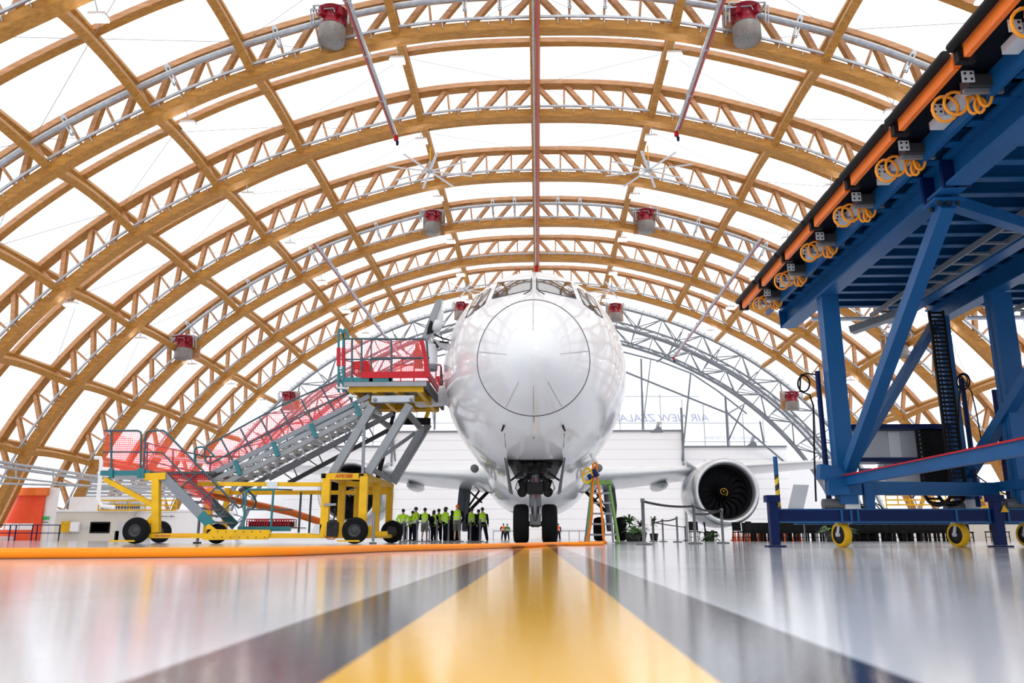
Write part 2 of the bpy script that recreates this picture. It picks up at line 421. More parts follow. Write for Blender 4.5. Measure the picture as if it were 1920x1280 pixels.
# purlins
yend = DS[-1] * HC + 7.5
for sgn in (-1, 1):
    for pi_, ci in enumerate(pur_idx):
        if pi_ == 0 and sgn < 0: continue
        i = MID + sgn * ci
        side = 'left' if sgn < 0 else 'right'
        lab = 'double timber ridge purlin running along the crown of the roof' if pi_ == 0 else 'double timber purlin, %s line out from the ridge on the %s side' % (ORD[pi_ - 1], side)
        pu = thing('purlin', lab, 'purlin', (inner[i].x, DS[0] * HC, inner[i].z), 'timber purlins')
        yy = [d * HC for d in DS] + [yend]
        for k in range(len(yy) - 1):
            y0, y1 = yy[k], yy[k + 1]
            t = topc[i] - nrm[i] * .05
            MB().bar(V(t.x, y0, t.z), V(t.x, y1, t.z), .42, .55, nrm[i]).build('upper_beam', M['wood'], pu)
            bo = botc[i] + nrm[i] * .15
            rows = []; L = y1 - y0
            x_ = V(nrm[i].z, 0, -nrm[i].x)
            for q in range(9):
                u = q / 8; lift = 1.1 * math.sin(PI * u) ** .8 if k < len(yy) - 2 else u * .3
                c_ = V(bo.x, y0 + L * u, bo.z) + nrm[i] * lift
                hw_ = .36 if pi_ == 0 else .25; rows.append([c_ - x_ * hw_ - nrm[i] * .28, c_ + x_ * hw_ - nrm[i] * .28, c_ + x_ * hw_ + nrm[i] * .28, c_ - x_ * hw_ + nrm[i] * .28])
            bb = MB(); bb.grid(rows, False, True); bb.add(rows[0], [(0, 1, 2, 3)]); bb.add(rows[-1], [(0, 3, 2, 1)]); bb.build('lower_beam', M['wood'], pu)
# bracing cables
spans = [(0, 2), (2, 4), (4, 6)]
for k in range(1, len(DS) - 1):
    for sgn in (-1, 1):
        for q, (a_, c_) in enumerate(spans):
            pa = topc[MID + sgn * pur_idx[a_]]; pc = topc[MID + sgn * pur_idx[c_]]
            mid = topc[MID + sgn * pur_idx[(a_ + c_) // 2]]
            y0, y1 = DS[k] * HC, DS[k + 1] * HC; ym = (y0 + y1) / 2
            bb = MB()
            for ya, yb in ((y0, y1), (y1, y0)): bb.tube([V(pa.x, ya, pa.z), V(mid.x, ym, mid.z - .4), V(pc.x, yb, pc.z)], .022, 4)
            o = bb.build('bracing_cable_cross', M['galv'], None, (mid.x, ym, mid.z))
            tag(o, 'thin crossed bracing cables in the %s roof bay, %s field on the %s' % (ORD[k - 1], ['crown', 'middle', 'lower'][q], 'left' if sgn < 0 else 'right'), 'cable', 'roof bracing cables')
# lamps
def nodeat(x):
    for i in range(MID, NI - 1):
        if inner[i].x <= x <= inner[i + 1].x:
            t = (x - inner[i].x) / (inner[i + 1].x - inner[i].x); return inner[i].lerp(inner[i + 1], t)
lampA = None
for k in range(0, len(DS)):
    for sgn in (-1, 1):
        for q, xx in enumerate((.283, .705, 1.11)):
            p = nodeat(xx * HC); loc = V(sgn * p.x, DS[k] * HC + .9, p.z - .75)
            if lampA is None:
                lampA = thing('hangar_lamp', 'x', 'lamp', loc, 'hangar lamps')
                MB().box(loc + V(0, 0, .16), (.9, .5, .2)).build('housing', M['white'], lampA)
                MB().box(loc + V(0, 0, -.02), (.95, .55, .1)).build('diffuser', M['lamp'], lampA)
                MB().bar(loc + V(0, 0, .2), loc + V(0, -.55, .85), .05).build('bracket', M['galv'], lampA); L_ = lampA
            else: L_ = copy_tree(lampA); L_.location = loc
            L_['label'] = 'glowing roof lamp on the %s, %s row, under the arch %s' % ('left' if sgn < 0 else 'right', ['inner', 'middle', 'outer'][q], nth[k].split(',')[0].replace(' the grey steel end truss', ' the steel'))
# long pipes along the roof
def pipe(xr, zr, y0, y1, lab, two=True):
    x, z = xr * HC, zr * HC
    t = thing('ceiling_pipe', lab, 'pipe', (x, y0, z), 'pipes along the roof')
    MB().tube([V(x, y0, z), V(x, y1, z)], .12, 8).build('silver_pipe', M['galv'], t)
    s_ = 1 if x > 0 else -1
    MB().tube([V(x + s_ * .24, y0, z + .04), V(x + s_ * .24, y1, z + .04)], .10, 8).build('red_pipe', M['ppipe'], t)
    b = MB()
    y = y0 + 2
    while y < y1: b.box((x + s_ * .12, y, z + .1), (.5, .12, .3)); y += 5.5
    b.build('clamp', M['galv'], t)
    b = MB().lathe([(.0, 0), (.16, .02), (.2, .2), (.12, .5), (.0, .55)], V(x, y1 + .1, z - .5), (0, 0, 1), 10); b.build('valve', M['red'], t)
    b = MB().lathe([(.0, -.35), (.1, -.3), (.13, 0), (.0, .05)], V(x + .1, y1 + .1, z - .55), (0, 0, 1), 10); b.build('nozzle', M['navy'], t)
pipe(-.334, .945, 33, 56.4, 'red and silver pipe pair sloping down from the top edge on the left')
pipe(.334, .945, 33, 56.4, 'red and silver pipe pair sloping down from the top edge on the right')
pipe(-.62, .81, 68.5, 116, 'red and silver pipe pair ending left of the stair platform')
pipe(.62, .81, 68.5, 116, 'red and silver pipe pair right of the aircraft nose')
t = thing('ceiling_pipe', 'red pipe with silver conduit running under the ridge purlin', 'pipe', (0, 24, .975 * HC), 'pipes along the roof')
MB().tube([V(.14, 24, .975 * HC), V(.14, 90, .975 * HC)], .13, 8).build('red_pipe', M['ppipe'], t)
MB().tube([V(-.1, 24, .972 * HC), V(-.1, 90, .972 * HC)], .07, 8).build('silver_pipe', M['galv'], t)
MB().box((0, 90.2, .96 * HC), (.4, .3, .9)).build('valve', M['red'], t)
# air ducts following the arches
for di, k in enumerate((2, 5)):
    yd = DS[k] * HC - .75
    t = thing('air_duct', ['galvanised air duct clamped along the top of the arch with two big blowers', 'galvanised air duct clamped along the arch with four blowers'][di], 'duct', (0, yd, HC), 'air ducts on the arches')
    dp = fine([inner[i] + nrm[i] * 2.15 + V(0, yd, 0) for i in range(8, NI - 8)])
    MB().tube(dp, .2 if di == 0 else .16, 10).build('pipe', M['galv'], t)
    for i in range(8, NI - 8):
        if abs(i - MID) not in pur_idx and abs(i - MID) % 3 != 0:
            a_ = inner[i] + nrm[i] * 2.7 + V(0, yd, 0); c_ = inner[i] + nrm[i] * 1.25 + V(0, yd, 0)
            x_ = V(nrm[i].z, 0, -nrm[i].x) * .13
            bb = MB(); bb.bar(a_ + x_, c_ + x_ * .6, .10, .10); bb.bar(a_ - x_, c_ - x_ * .6, .10, .10); bb.bar(a_ + x_, a_ - x_, .12, .3); bb.bar(c_ + x_, c_ - x_, .1, .12); bb.build('clamp', M['galv'], t)
# crimson blowers
def blower(x, y, z, lab, sc=1.0, proto=[None]):
    if proto[0] is None:
        t = thing('ventilation_blower', lab, 'blower', (0, 0, 0), 'crimson roof blowers')
        o = V(0, 0, 0)
        b = MB().lathe([(0, 1.15), (.75, 1.1), (.95, .95), (.55, .75), (.62, .3), (.84, -.15), (.86, -.2)], o, (0, 0, 1), 28); b.build('housing', M['dred'], t)
        for q in range(4):
            a = q * PI / 2 + PI / 4; MB().box((math.cos(a) * .75, math.sin(a) * .75, .62), (.36, .3, .5), Matrix.Rotation(a, 3, 'Z')).build('mounting_block', M['dred'], t)
        MB().lathe([(.84, -.2), (.86, -.25), (.86, -1.15), (.8, -1.28), (.3, -1.36), (0, -1.37)], o, (0, 0, 1), 28).build('silencer', M['mesh_grey'], t)
        b = MB()
        for sx_ in (-1, 1):
            b.tube([V(sx_ * 1.1, -.3, -.1), V(sx_ * 1.1, -.6, 1.05), V(sx_ * 1.1, .9, 1.15), V(sx_ * 1.1, 1.2, .2)], .06, 6)
            b.tube([V(sx_ * 1.1, -.5, .9), V(sx_ * 1.3, -.5, .9), V(sx_ * 1.3, -.1, -.2)], .05, 6)
        b.tube([V(-1.1, -.6, 1.05), V(1.1, -.6, 1.05)], .06, 6); b.tube([V(-1.1, .9, 1.15), V(1.1, .9, 1.15)], .06, 6); b.tube([V(-1.3, -.55, .75), V(.2, -.65, .8), V(.3, -.65, .5)], .05, 6)
        b.build('bracket', M['galv'], t)
        MB().box((0, 1.25, .2), (2.3, .12, 2.4)).build('backing_board', M['wood2'], t)
        proto[0] = t; c_ = t
    else:
        c_ = copy_tree(proto[0]); c_['label'] = lab
    c_.location = (x, y, z); c_.scale = (sc, sc, sc)
    return c_
def blowpix(px, py, Y, lab, sc=1): p = W(px, py, Y); blower(p.x, p.y, p.z, lab, sc)
A1, A4 = DS[2] * HC - 1.35, DS[5] * HC - 1.35
blowpix(623, 48, A1, 'large crimson blower with grey silencer at the top edge, left of centre')
blowpix(1399, 44, A1, 'large crimson blower with grey silencer at the top edge, right of centre')
blowpix(811, 416, A4, 'crimson blower high on the fifth arch, left of the ridge')
blowpix(1211, 413, A4, 'crimson blower high on the fifth arch, right of the ridge')
blowpix(345, 650, A4, 'crimson blower low on the left over the grey stair landing')
blowpix(1684, 646, A4, 'crimson blower low on the right seen between the blue dock posts')
YS = 3.45 * HC
blowpix(866, 582, YS, 'crimson blower just left of the cockpit, by the steel truss', 1.05)
blowpix(1154, 585, YS, 'crimson blower just right of the cockpit, by the steel truss', 1.05)
blowpix(541, 750, YS, 'crimson blower seen above the long stair through its netting', 1.05)
blowpix(1485, 750, YS, 'crimson blower on the grey steel truss left of the blue dock', 1.05)
# big slow ceiling fans
def fan(x, y, z, lab, proto=[None], rz=0):
    if proto[0] is None:
        t = thing('ceiling_fan', lab, 'ceiling fan', (0, 0, 0), 'eight bladed ceiling fans')
        MB().lathe([(0, -.15), (.25, -.12), (.28, .1), (.12, .25), (.1, .9), (0, .9)], (0, 0, 0), (0, 0, 1), 14).build('motor', M['galv'], t)
        MB().tube([V(0, 0, .9), V(0, 0, 2.2)], .06, 6).build('rod', M['yellow'], t)
        for q in range(8):
            a = q * PI / 4 + .3; d_ = V(math.cos(a), math.sin(a), 0)
            bb = MB().bar(d_ * .2, d_ * 3.55, .2, .05); bb.build('blade', M['white'], t)
        proto[0] = t; c_ = t
    else: c_ = copy_tree(proto[0]); c_['label'] = lab
    c_.location = (x, y, z); c_.rotation_euler = (0, 0, rz)
fx = .278 * HC
for px, py, Y, l_ in ((806, 321, 61.8, 'white eight-bladed ceiling fan left of the ridge, nearer one'), (1216, 319, 61.8, 'white eight-bladed ceiling fan right of the ridge, nearer one'),
                   (873, 544, 94.5, 'white eight-bladed ceiling fan just left of the cockpit roof'), (1147, 544, 94.5, 'white eight-bladed ceiling fan just right of the cockpit roof')):
    p = W(px, py, Y); fan(p.x, p.y, p.z, l_, rz=.2 if px > 1010 else 0)

# ================================================================ STEEL END TRUSS
def steel_arch(lab, yfac, scale, dep, npan, ticks, yback):
    t = thing('steel_truss_arch', lab, 'steel truss', (0, yfac * HC, 0), 'steel end trusses')
    def pt(u, off):
        u = max(-1, min(1, u)); f = (u + 1) / 2 * (NI - 1); i = min(int(f), NI - 2); k = f - i
        p = inner[i].lerp(inner[i + 1], k); n_ = nrm[i].lerp(nrm[i + 1], k).normalized(); return p * scale + n_ * off
    P = [-1 + 2 * i / npan for i in range(npan + 1)]
    Y0 = V(0, yfac * HC, 0); YB = V(0, (yfac + yback) * HC, 0)
    top = [pt(u, dep) + Y0 for u in P]; bot = [pt(u, 0) + Y0 for u in P]; bk = [pt(u, dep * .55) + YB for u in P]
    for nm, L_, r_ in (('outer_chord', top, .20), ('inner_chord', bot, .22), ('rear_chord', bk, .17)):
        MB().tube(fine(L_, 2), r_, 6).build(nm, M['steel'], t)
    for i in range(npan):
        a, c_ = (bot[i], top[i + 1]) if i % 2 else (top[i], bot[i + 1])
        MB().tube([a, c_], .11, 5).build('brace', M['steel'], t)
        if i: MB().tube([top[i], bot[i]], .08, 5).build('post', M['steel'], t)
        MB().tube([bk[i], (top if i % 2 else bot)[i + 1]], .08, 5).build('rear_brace', M['steel'], t)
        MB().tube([bk[i + 1], (bot if i % 2 else top)[i]], .08, 5).build('rear_brace', M['steel'], t)
    if yfac > 3.7:
        for i in range(1, npan, 2):
            u = P[i]; q0 = pt(u, dep * .5) + Y0; q1 = pt(u, dep * 1.0) / scale * 1.0 + V(0, 3.70 * HC, 0)
            MB().tube([q0, q1], .09, 5).build('tie_bar', M['steel'], t)
            q2 = pt(P[i + 1], 0) / scale + V(0, 3.66 * HC, 0); MB().tube([q0, q2], .07, 5).build('tie_bar', M['galv'], t)
    if ticks:
        b = MB(); ff = fine(top, 3)
        for p in ff: n_ = (p - Y0 - V(0, 0, 4)).normalized(); b.bar(p, p + n_ * .75, .08)
        b.tube([p + (p - Y0 - V(0, 0, 4)).normalized() * .35 for p in ff], .05, 4)
        b.build('edge_rail', M['steel'], t)
steel_arch('grey steel truss arch with railed upper edge, nearer of the two behind the aircraft', 3.66, 1.0, 2.9, 40, True, .10)
steel_arch('grey steel truss arch, farther and lower one in front of the gable', 3.82, .965, 2.4, 40, True, .10)
# slanting gable tubes
YG = 4.12 * HC
for sgn in (-1, 1):
    sd = 'left' if sgn < 0 else 'right'
    t = thing('gable_strut_frame', 'light grey struts dropping from the far truss to the gable, %s of the aircraft' % sd, 'steel frame', (sgn * 20, YG - 3, 12), 'gable strut frames')
    m_ = lambda px: px if sgn > 0 else 2020 - px
    for (a, b_, r_) in (((1150, 688), (1365, 775), .16), ((1365, 775), (1470, 865), .16), ((1202, 672), (1205, 805), .15), ((1220, 674), (1205, 805), .11), ((1295, 700), (1278, 870), .14),
                     ((1360, 742), (1365, 835), .18), ((1395, 760), (1366, 825), .12), ((1270, 652), (1232, 678), .15), ((1150, 655), (1170, 660), .14), ((1170, 660), (1237, 677), .14), ((1237, 677), (1297, 700), .14), ((1297, 700), (1345, 732), .14), ((1345, 732), (1400, 775), .14), ((1425, 790), (1432, 830), .14), ((1365, 775), (1400, 755), .12)):
        MB().tube([W(m_(a[0]), a[1], YG - 4), W(m_(b_[0]), b_[1], YG - 1.0)], r_, 6).build('strut', M['steel'] if r_ > .115 else M['galv'], t)
# ================================================================ GABLE END WALL
sk = [V(p.x * 1.0, YG + .6, max(p.z, 0)) for p in skin]
b = MB(); b.add(sk, [list(range(len(sk)))]); wf = struct(b.build('wall_back', M['poly']))
# big white door leaves
def pix_panel(name, x0, x1, yt, Y, th=.3, m_=None):
    a = W(x0, yt, Y); c_ = W(x1, yt, Y)
    b = MB(); b.box2((a.x, Y, 0), (c_.x, Y + th, a.z)); o = struct(b.build(name, m_ or M['fabric'], None, ((a.x + c_.x) / 2, Y, 0)))
    MB().box2((a.x, Y - .25, a.z), (c_.x, Y + .1, a.z + .28)).build('top_rail', M['steel'], o)
    return o
d2 = pix_panel('door_2', 736, 1279, 811, YG - 1.2)
d3 = pix_panel('door_3', 1279, 1475, 839, YG - .7)
d4 = pix_panel('door_4', 541, 736, 839, YG - .7)
d5 = pix_panel('door_5', 1475, 1640, 868, YG - .4, .3, M['bwhite'])
d6 = pix_panel('door_6', 400, 541, 868, YG - .4, .3, M['bwhite'])
for px in (1279, 736): 
    a = W(px, 811, YG - 1.4); MB().bar((a.x, YG - 1.5, 0), (a.x, YG - 1.5, a.z + 4), .3).build('edge_post', M['steel'], d2)
w1 = struct(thing('window_1', 'x', 'window')); del w1['label']; del w1['category']
b = MB()
for px in (1160, 1205, 1237, 1278, 1318, 1364, 1392, 1430, 860, 815, 783, 742, 702, 656, 628, 590, 1115, 1070, 1025, 980, 935, 895):
    a = W(px, 690 + abs(px - 1010) * .22, YG); c_ = W(px, 838, YG); b.bar(a, V(a.x, YG, c_.z), .12)
for y in (743, 793): 
    for s_ in (-1, 1): b.bar(W(1010, y, YG), W(1010 + s_ * (300 if y < 760 else 420), y, YG), .1)
for s_ in (-1, 1): b.bar(W(1010 + s_ * 270, 828, YG), W(1010 + s_ * 430, 828, YG), .1)
b.build('window_frame', M['galv'], w1)
# the mirrored airline lettering outside the gable
a = W(1331, 789.5, YG + 1.2)
tx = textmesh('wall_lettering', 'AIR NEW ZEALAND', 1.75, M['sign'], None, (a.x, YG + 1.2, a.z), (PI / 2, 0, PI), .02, .25, 'LEFT', .01)
tx.scale = (1.13, 1, 1)
tag(tx, 'pale blue airline lettering seen mirrored through the white gable sheet', 'lettering')
a = W(1425, 823, YG + 1.2)
tx = textmesh('wall_lettering', 'A STAR ALLIANCE MEMBER', .7, M['sign'], None, (a.x, YG + 1.2, a.z), (PI / 2, 0, PI), .02, 0, 'LEFT'); tx.scale = (1.05, 1, 1)
tag(tx, 'small faint lettering mirrored on the gable sheet below the airline name', 'lettering')
# two drive units on top of the doors
for px, py, Y, l_ in ((1231, 808, YG - 1.4, 'grey winch unit on top of the central white door'), (1409, 836, YG - 1, 'grey winch unit on top of the right-hand white door')):
    p = W(px, py, Y); t = thing('winch_unit', l_, 'winch', p, 'door winch units')
    MB().prism([p + V(-1, 0, -.2), p + V(1, 0, -.2), p + V(.8, 0, .5), p + V(.3, 0, .9), p + V(-.3, 0, .35)], (0, .8, 0)).build('housing', M['steel'], t)
    MB().tube([p + V(.2, .3, .7), p + V(.5, .3, 1.5)], .3, 10).build('motor', M['galv'], t)
# ================================================================ AIRCRAFT
AX = -.09; NY = 17.0
SEC = [(0, .02, 3.97, 3.93), (.06, .27, 4.18, 3.70), (.2, .48, 4.42, 3.50), (.45, .72, 4.75, 3.28), (.8, .95, 5.08, 3.10), (1.5, 1.31, 5.63, 2.86), (2.2, 1.63, 6.03, 2.52), (3.3, 2.06, 6.74, 2.24), (4.3, 2.34, 7.24, 2.08),
       (5.3, 2.54, 7.60, 1.97), (6.6, 2.70, 7.93, 1.90), (8, 2.79, 8.08, 1.87), (10, 2.83, 8.11, 1.86), (24, 2.83, 8.11, 1.86), (38, 2.83, 8.11, 1.9), (48, 2.2, 8.0, 3.6), (56, 1.0, 7.6, 5.6), (61, .3, 7.2, 6.5)]
def sec(s):
    for i in range(len(SEC) - 1):
        if s <= SEC[i + 1][0]:
            a, b_ = SEC[i], SEC[i + 1]; p0 = SEC[i - 1] if i else a; p3 = SEC[i + 2] if i + 2 < len(SEC) else b_
            h = b_[0] - a[0]; t = (s - a[0]) / h; r = []
            for k in (1, 2, 3):
                if i == 0: m0 = (b_[k] - a[k]) * 2.2
                else: m0 = (b_[k] - p0[k]) / (b_[0] - p0[0]) * h
                m1 = (p3[k] - a[k]) / (p3[0] - a[0]) * h if p3 is not b_ else 0
                t2, t3 = t * t, t ** 3
                r.append((2 * t3 - 3 * t2 + 1) * a[k] + (t3 - 2 * t2 + t) * m0 + (-2 * t3 + 3 * t2) * b_[k] + (t3 - t2) * m1)
            return r
    return list(SEC[-1][1:])
def ring(s, n=96, off=0):
    w, zt, zb = sec(s); zc = (zt + zb) / 2 if s > 6 else zb + (zt - zb) * (.47 if s > .3 else .48)
    if s > 6: zc = zb + (zt - zb) * .49
    out = []
    for j in range(n):
        a = 2 * PI * j / n; sn, cs = math.sin(a), math.cos(a)
        z = zc + (zt - zc + off) * cs if cs > 0 else zc + (zc - zb + off) * cs
        out.append(V(AX + (w + off) * sn, NY + s, z))
    return out
ac = thing('airliner', 'white twin engine airliner parked nose-on in the middle of the hangar', 'aircraft', (AX, NY + 20, 0))
S1 = [0, .015, .04, .08, .13, .2, .3, .42, .56, .72, .9, 1.1, 1.3, 1.49]
b = MB(); b.grid([ring(s) for s in S1], True, True); b.add(ring(0), [list(range(96))]); rad = b.build('radome', M['white'], ac)
S2 = [1.51 + .22 * i for i in range(38)] + [10 + 2 * i for i in range(26)]
b = MB(); b.grid([ring(s) for s in S2], True, True); b.add(ring(1.51), [list(range(96))]); b.add(ring(60), [list(range(96))]); fus = b.build('fuselage', M['white'], ac)
MB().tube(ring(1.5, 96, .004), .011, 6, True).build('radome_seam', M['seam'], ac)
b_ = MB(); b_.grid([ring(s) for s in S1[:-1] + S2], True, True)
BV = BVHTree.FromPolygons([tuple(v) for v in b_.v], b_.f)
CO = Vector((0, 0, CAMH))
def hit(px, py, off=.012):
    h, n_, i_, d_ = BV.ray_cast(CO, ray(px, py))
    if h is None: return None
    if n_.dot(ray(px, py)) > 0: n_ = -n_
    return h + n_ * off
def pane(name, quad, m_, parent, nx=8, ny=4, off=.014, frame=None):
    rows = []
    for j in range(ny + 1):
        v = j / ny; r = []
        for i in range(nx + 1):
            u = i / nx
            x = (quad[0][0] * (1 - u) + quad[1][0] * u) * (1 - v) + (quad[3][0] * (1 - u) + quad[2][0] * u) * v
            y = (quad[0][1] * (1 - u) + quad[1][1] * u) * (1 - v) + (quad[3][1] * (1 - u) + quad[2][1] * u) * v
            h = hit(x, y, off)
            r.append(h)
        rows.append(r)
    if any(p is None for r in rows for p in r): print('MISS', name, quad); return None
    o = MB().grid(rows).build(name, m_, parent)
    if frame:
        per = rows[0] + [r[-1] for r in rows[1:]] + rows[-1][-2::-1] + [r[0] for r in rows[-2:0:-1]]
        MB().tube(per, frame, 5, True).build('window_frame', M['seam'], o)
    return o
def mir(q): return [(2003 - x, y) for x, y in q]
wr = [(1008, 524), (1069, 530), (1080, 560), (1009, 544)]
w2 = [(1082, 541), (1092, 546), (1112, 583), (1094, 570)]
w3 = [(1097, 550), (1112, 558), (1130, 596), (1116, 587)]
for q in (wr, w2, w3):
    pane('cockpit_window', q, M['glass'], ac, frame=.008)
    qm = mir(q); pane('cockpit_window', [qm[1], qm[0], qm[3], qm[2]], M['glass'], ac, frame=.008)
# wipers
for s_ in (0, 1):
    f = (lambda x: x) if s_ == 0 else (lambda x: 2003 - x)
    pts = [hit(f(x), y, .05) for x, y in ((1020, 555), (1010, 549), (1006, 543), (1006, 524))]
    MB().tube(pts, .014, 5).build('wiper', M['black'], ac)
# lightning strips on the nose cone
for a in (0, 82, 150, 180, 210, 278):
    aa = math.radians(a); pts = []
    s0 = .35 if 100 < a < 260 else .30
    for q in range(8):
        s = s0 + (1.42 - s0) * q / 7; w, zt, zb = sec(s); zc = zb + (zt - zb) * .47
        cs, sn = math.cos(aa), math.sin(aa)
        pts.append(V(AX + (w + .004) * sn, NY + s, zc + ((zt - zc) if cs > 0 else (zc - zb)) * cs + (.004 if cs > 0 else -.004)))
    MB().tube(pts, .0035, 4).build('lightning_strip', M['hub'], rad)
# probes
for px, py in ((945, 797), (1055, 797)):
    h = hit(px, py, .0); n_ = (h - V(AX, h.y, 4.6)).normalized()
    MB().tube([h, h + n_ * .14, h + n_ * .16 + V(0, -.12, 0)], [.03, .025, .012], 6).build('probe', M['dark'], ac)
for px, py in ((1166, 693), (1160, 747), (840, 694)):
    p = W(px, py, NY + 8.0); MB().bar(p + V(-.08, 0, 0), p + V(.1, 0, -.02), .02, .03).build('antenna', M['dark'], ac)
# belly access door near the hose
pane('access_panel', [(1100, 843), (1112, 838), (1122, 853), (1108, 862)], M['lgrey'], ac, 4, 4, .10, frame=.012)
# seams under the nose (wheel well outline)
for L_ in (((946, 812), (948, 835), (953, 860)), ((1058, 812), (1057, 835), (1054, 860)), ((1001, 780), (1001, 820), (1001, 860)), ((950, 860), (975, 865), (1001, 866), (1030, 865), (1056, 860))):
    pts = [hit(x, y, .004) for x, y in L_]; MB().tube(pts, .008, 4).build('panel_seam', M['seam'], ac)
# wheel well: black panel on the belly stands in for the open bay's shade
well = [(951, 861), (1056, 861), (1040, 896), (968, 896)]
pane('wheel_well_shade', well, M['black'], ac, 8, 6, .03)
# wing-body fairing
def blob(cx, cy, cz, rx, ry, rz, n=32, m_=18, p=2.0):
    rows = []
    for i in range(m_ + 1):
        u = -1 + 2 * i / m_; r = max(0, 1 - abs(u) ** p) ** (1 / p); row = []
        for j in range(n):
            a = 2 * PI * j / n; c_, s_ = math.cos(a), math.sin(a)
            row.append(V(cx + rx * r * s_, cy + ry * u, cz + rz * r * c_))
        rows.append(row)
    return rows
MB().grid(blob(AX, 47.5, 3.15, 2.75, 11.0, 1.82, p=2.6), True, True).build('belly_fairing', M['white'], ac)
# wings
def wing(sg):
    T = [(1.8, 40.3, 12.5, 3.15, 1.45), (3.4, 41.6, 11.2, 3.32, 1.25), (6.5, 43.7, 9.0, 3.60, .95), (9.8, 45.9, 7.2, 3.98, .72), (16, 50.1, 5.4, 4.62, .5), (23, 54.9, 3.8, 5.35, .32), (28.5, 58.8, 2.2, 6.1, .16)]
    prof = [(0, 0), (.006, .16), (.03, .34), (.1, .58), (.3, .72), (.6, .50), (.85, .2), (1, .02), (.85, -.12), (.6, -.32), (.3, -.42), (.1, -.34), (.03, -.2), (.006, -.1)]
    rows = []
    for X, Yl, c_, z, th in T: rows.append([V(AX + sg * X, Yl + c_ * u, z + th * v * .62 + c_ * -.015 * u * 2) for u, v in prof])
    b = MB(); b.grid(rows, True, True); b.add(rows[-1], [list(range(len(prof)))])
    o = b.build('wing', M['wing'], ac); plab(o, 'grey-white swept wing on the %s' % ('right' if sg > 0 else 'left'))
    b = MB(); b.grid(blob(AX + sg * 7.4, 50.2, 3.22, .42, 2.6, .30, 16, 12), True, True); b.build('flap_track_fairing', M['wing'], o)
    b = MB(); b.grid(blob(AX + sg * 13.2, 54.0, 3.95, .34, 2.4, .25, 16, 12), True, True); b.build('flap_track_fairing', M['wing'], o)
    r = [(.0, -.02), (.17, 0), (.2, .05), (.2, .4)]; MB().lathe(r, V(AX + sg * 3.05, 40.2, 3.5), (0, 1, 0), 14).build('landing_light', M['hub'], o)
    return o
wL = wing(-1); wR = wing(1)
# engines
def engine(sg):
    o = V(AX + sg * 9.86, 43.0, 2.52)
    e = thing('engine', 'x', 'x', o); del e['label']; del e['category']; e.parent = ac; e.location = o - ac.location
    MB().lathe([(1.62, .42), (1.70, .7), (1.78, 1.2), (1.84, 2.2), (1.82, 3.2), (1.66, 4.4), (1.4, 5.4), (1.2, 5.6)], o, (0, 1, 0), 56).build('cowling', M['white'], e)
    MB().lathe([(1.40, .42), (1.43, .15), (1.50, .02), (1.56, .0), (1.62, .03), (1.70, .16), (1.745, .42), (1.755, .7)], o, (0, 1, 0), 56).build('inlet_lip', M['lip'], e)
    MB().lathe([(1.40, .40), (1.37, .8), (1.38, 1.5), (1.39, 2.0)], o, (0, 1, 0), 56).build('inlet_duct', M['duct'], e)
    MB().lathe([(0, 2.0), (1.4, 2.0)], o, (0, 1, 0), 40).build('fan_hub_disc', M['black'], e)
    b = MB()
    for q in range(18):
        a = q * 2 * PI / 18; rows = []
        for i in range(7):
            r = .3 + 1.05 * i / 6; tw = 1.0 - .75 * i / 6 ; aa = a + .28 * math.sin(i / 6 * PI) - .1 * i / 6
            d_ = V(math.cos(aa), 0, math.sin(aa)); t_ = V(-math.sin(aa), 0, math.cos(aa)); wd = .10 + .12 * i / 6
            rows.append([o + d_ * r + V(0, 1.35, 0) - t_ * wd - V(0, .12 * tw, 0), o + d_ * r + V(0, 1.42, 0), o + d_ * r + V(0, 1.5, 0) + t_ * wd + V(0, .12 * tw, 0)])
        b.grid(rows)
    b.build('fan_blades', M['fan'], e)['kind'] = 'stuff'
    sp = MB().lathe([(0, .62), (.1, .68), (.22, .88), (.33, 1.15), (.36, 1.4)], o, (0, 1, 0), 32).build('spinner', M['black'], e)
    pts = []
    for q in range(30):
        a = q / 29 * 3.3 * PI; r = .04 + .20 * q / 29; y = .63 + (r / .22) ** 1.3 * .25 - .01
        pts.append(o + V(sg * -r * math.cos(a), y, r * math.sin(a)))
    MB().tube(pts, .018, 6).build('spiral_mark', M['yellow'] if sg > 0 else M['lgrey'], e)
    x = o.x; MB().prism([V(x - .16, 45.5, 4.1), V(x - .16, 47.5, 4.6), V(x - .16, 51, 4.0), V(x - .16, 48.6, 3.2)], (.32, 0, 0)).build('pylon', M['wing'], e)
    MB().prism([V(x - sg * 1.2, 44.3, 3.75), V(x - sg * 1.2, 45.6, 3.7), V(x - sg * 1.75, 45.4, 4.2), V(x - sg * 1.65, 44.9, 4.2)], (0, 0, .06)).build('strake', M['wing'], e)
    plab(e, 'jet engine under the %s wing' % ('right' if sg > 0 else 'left'))
    return e
engine(-1); engine(1)
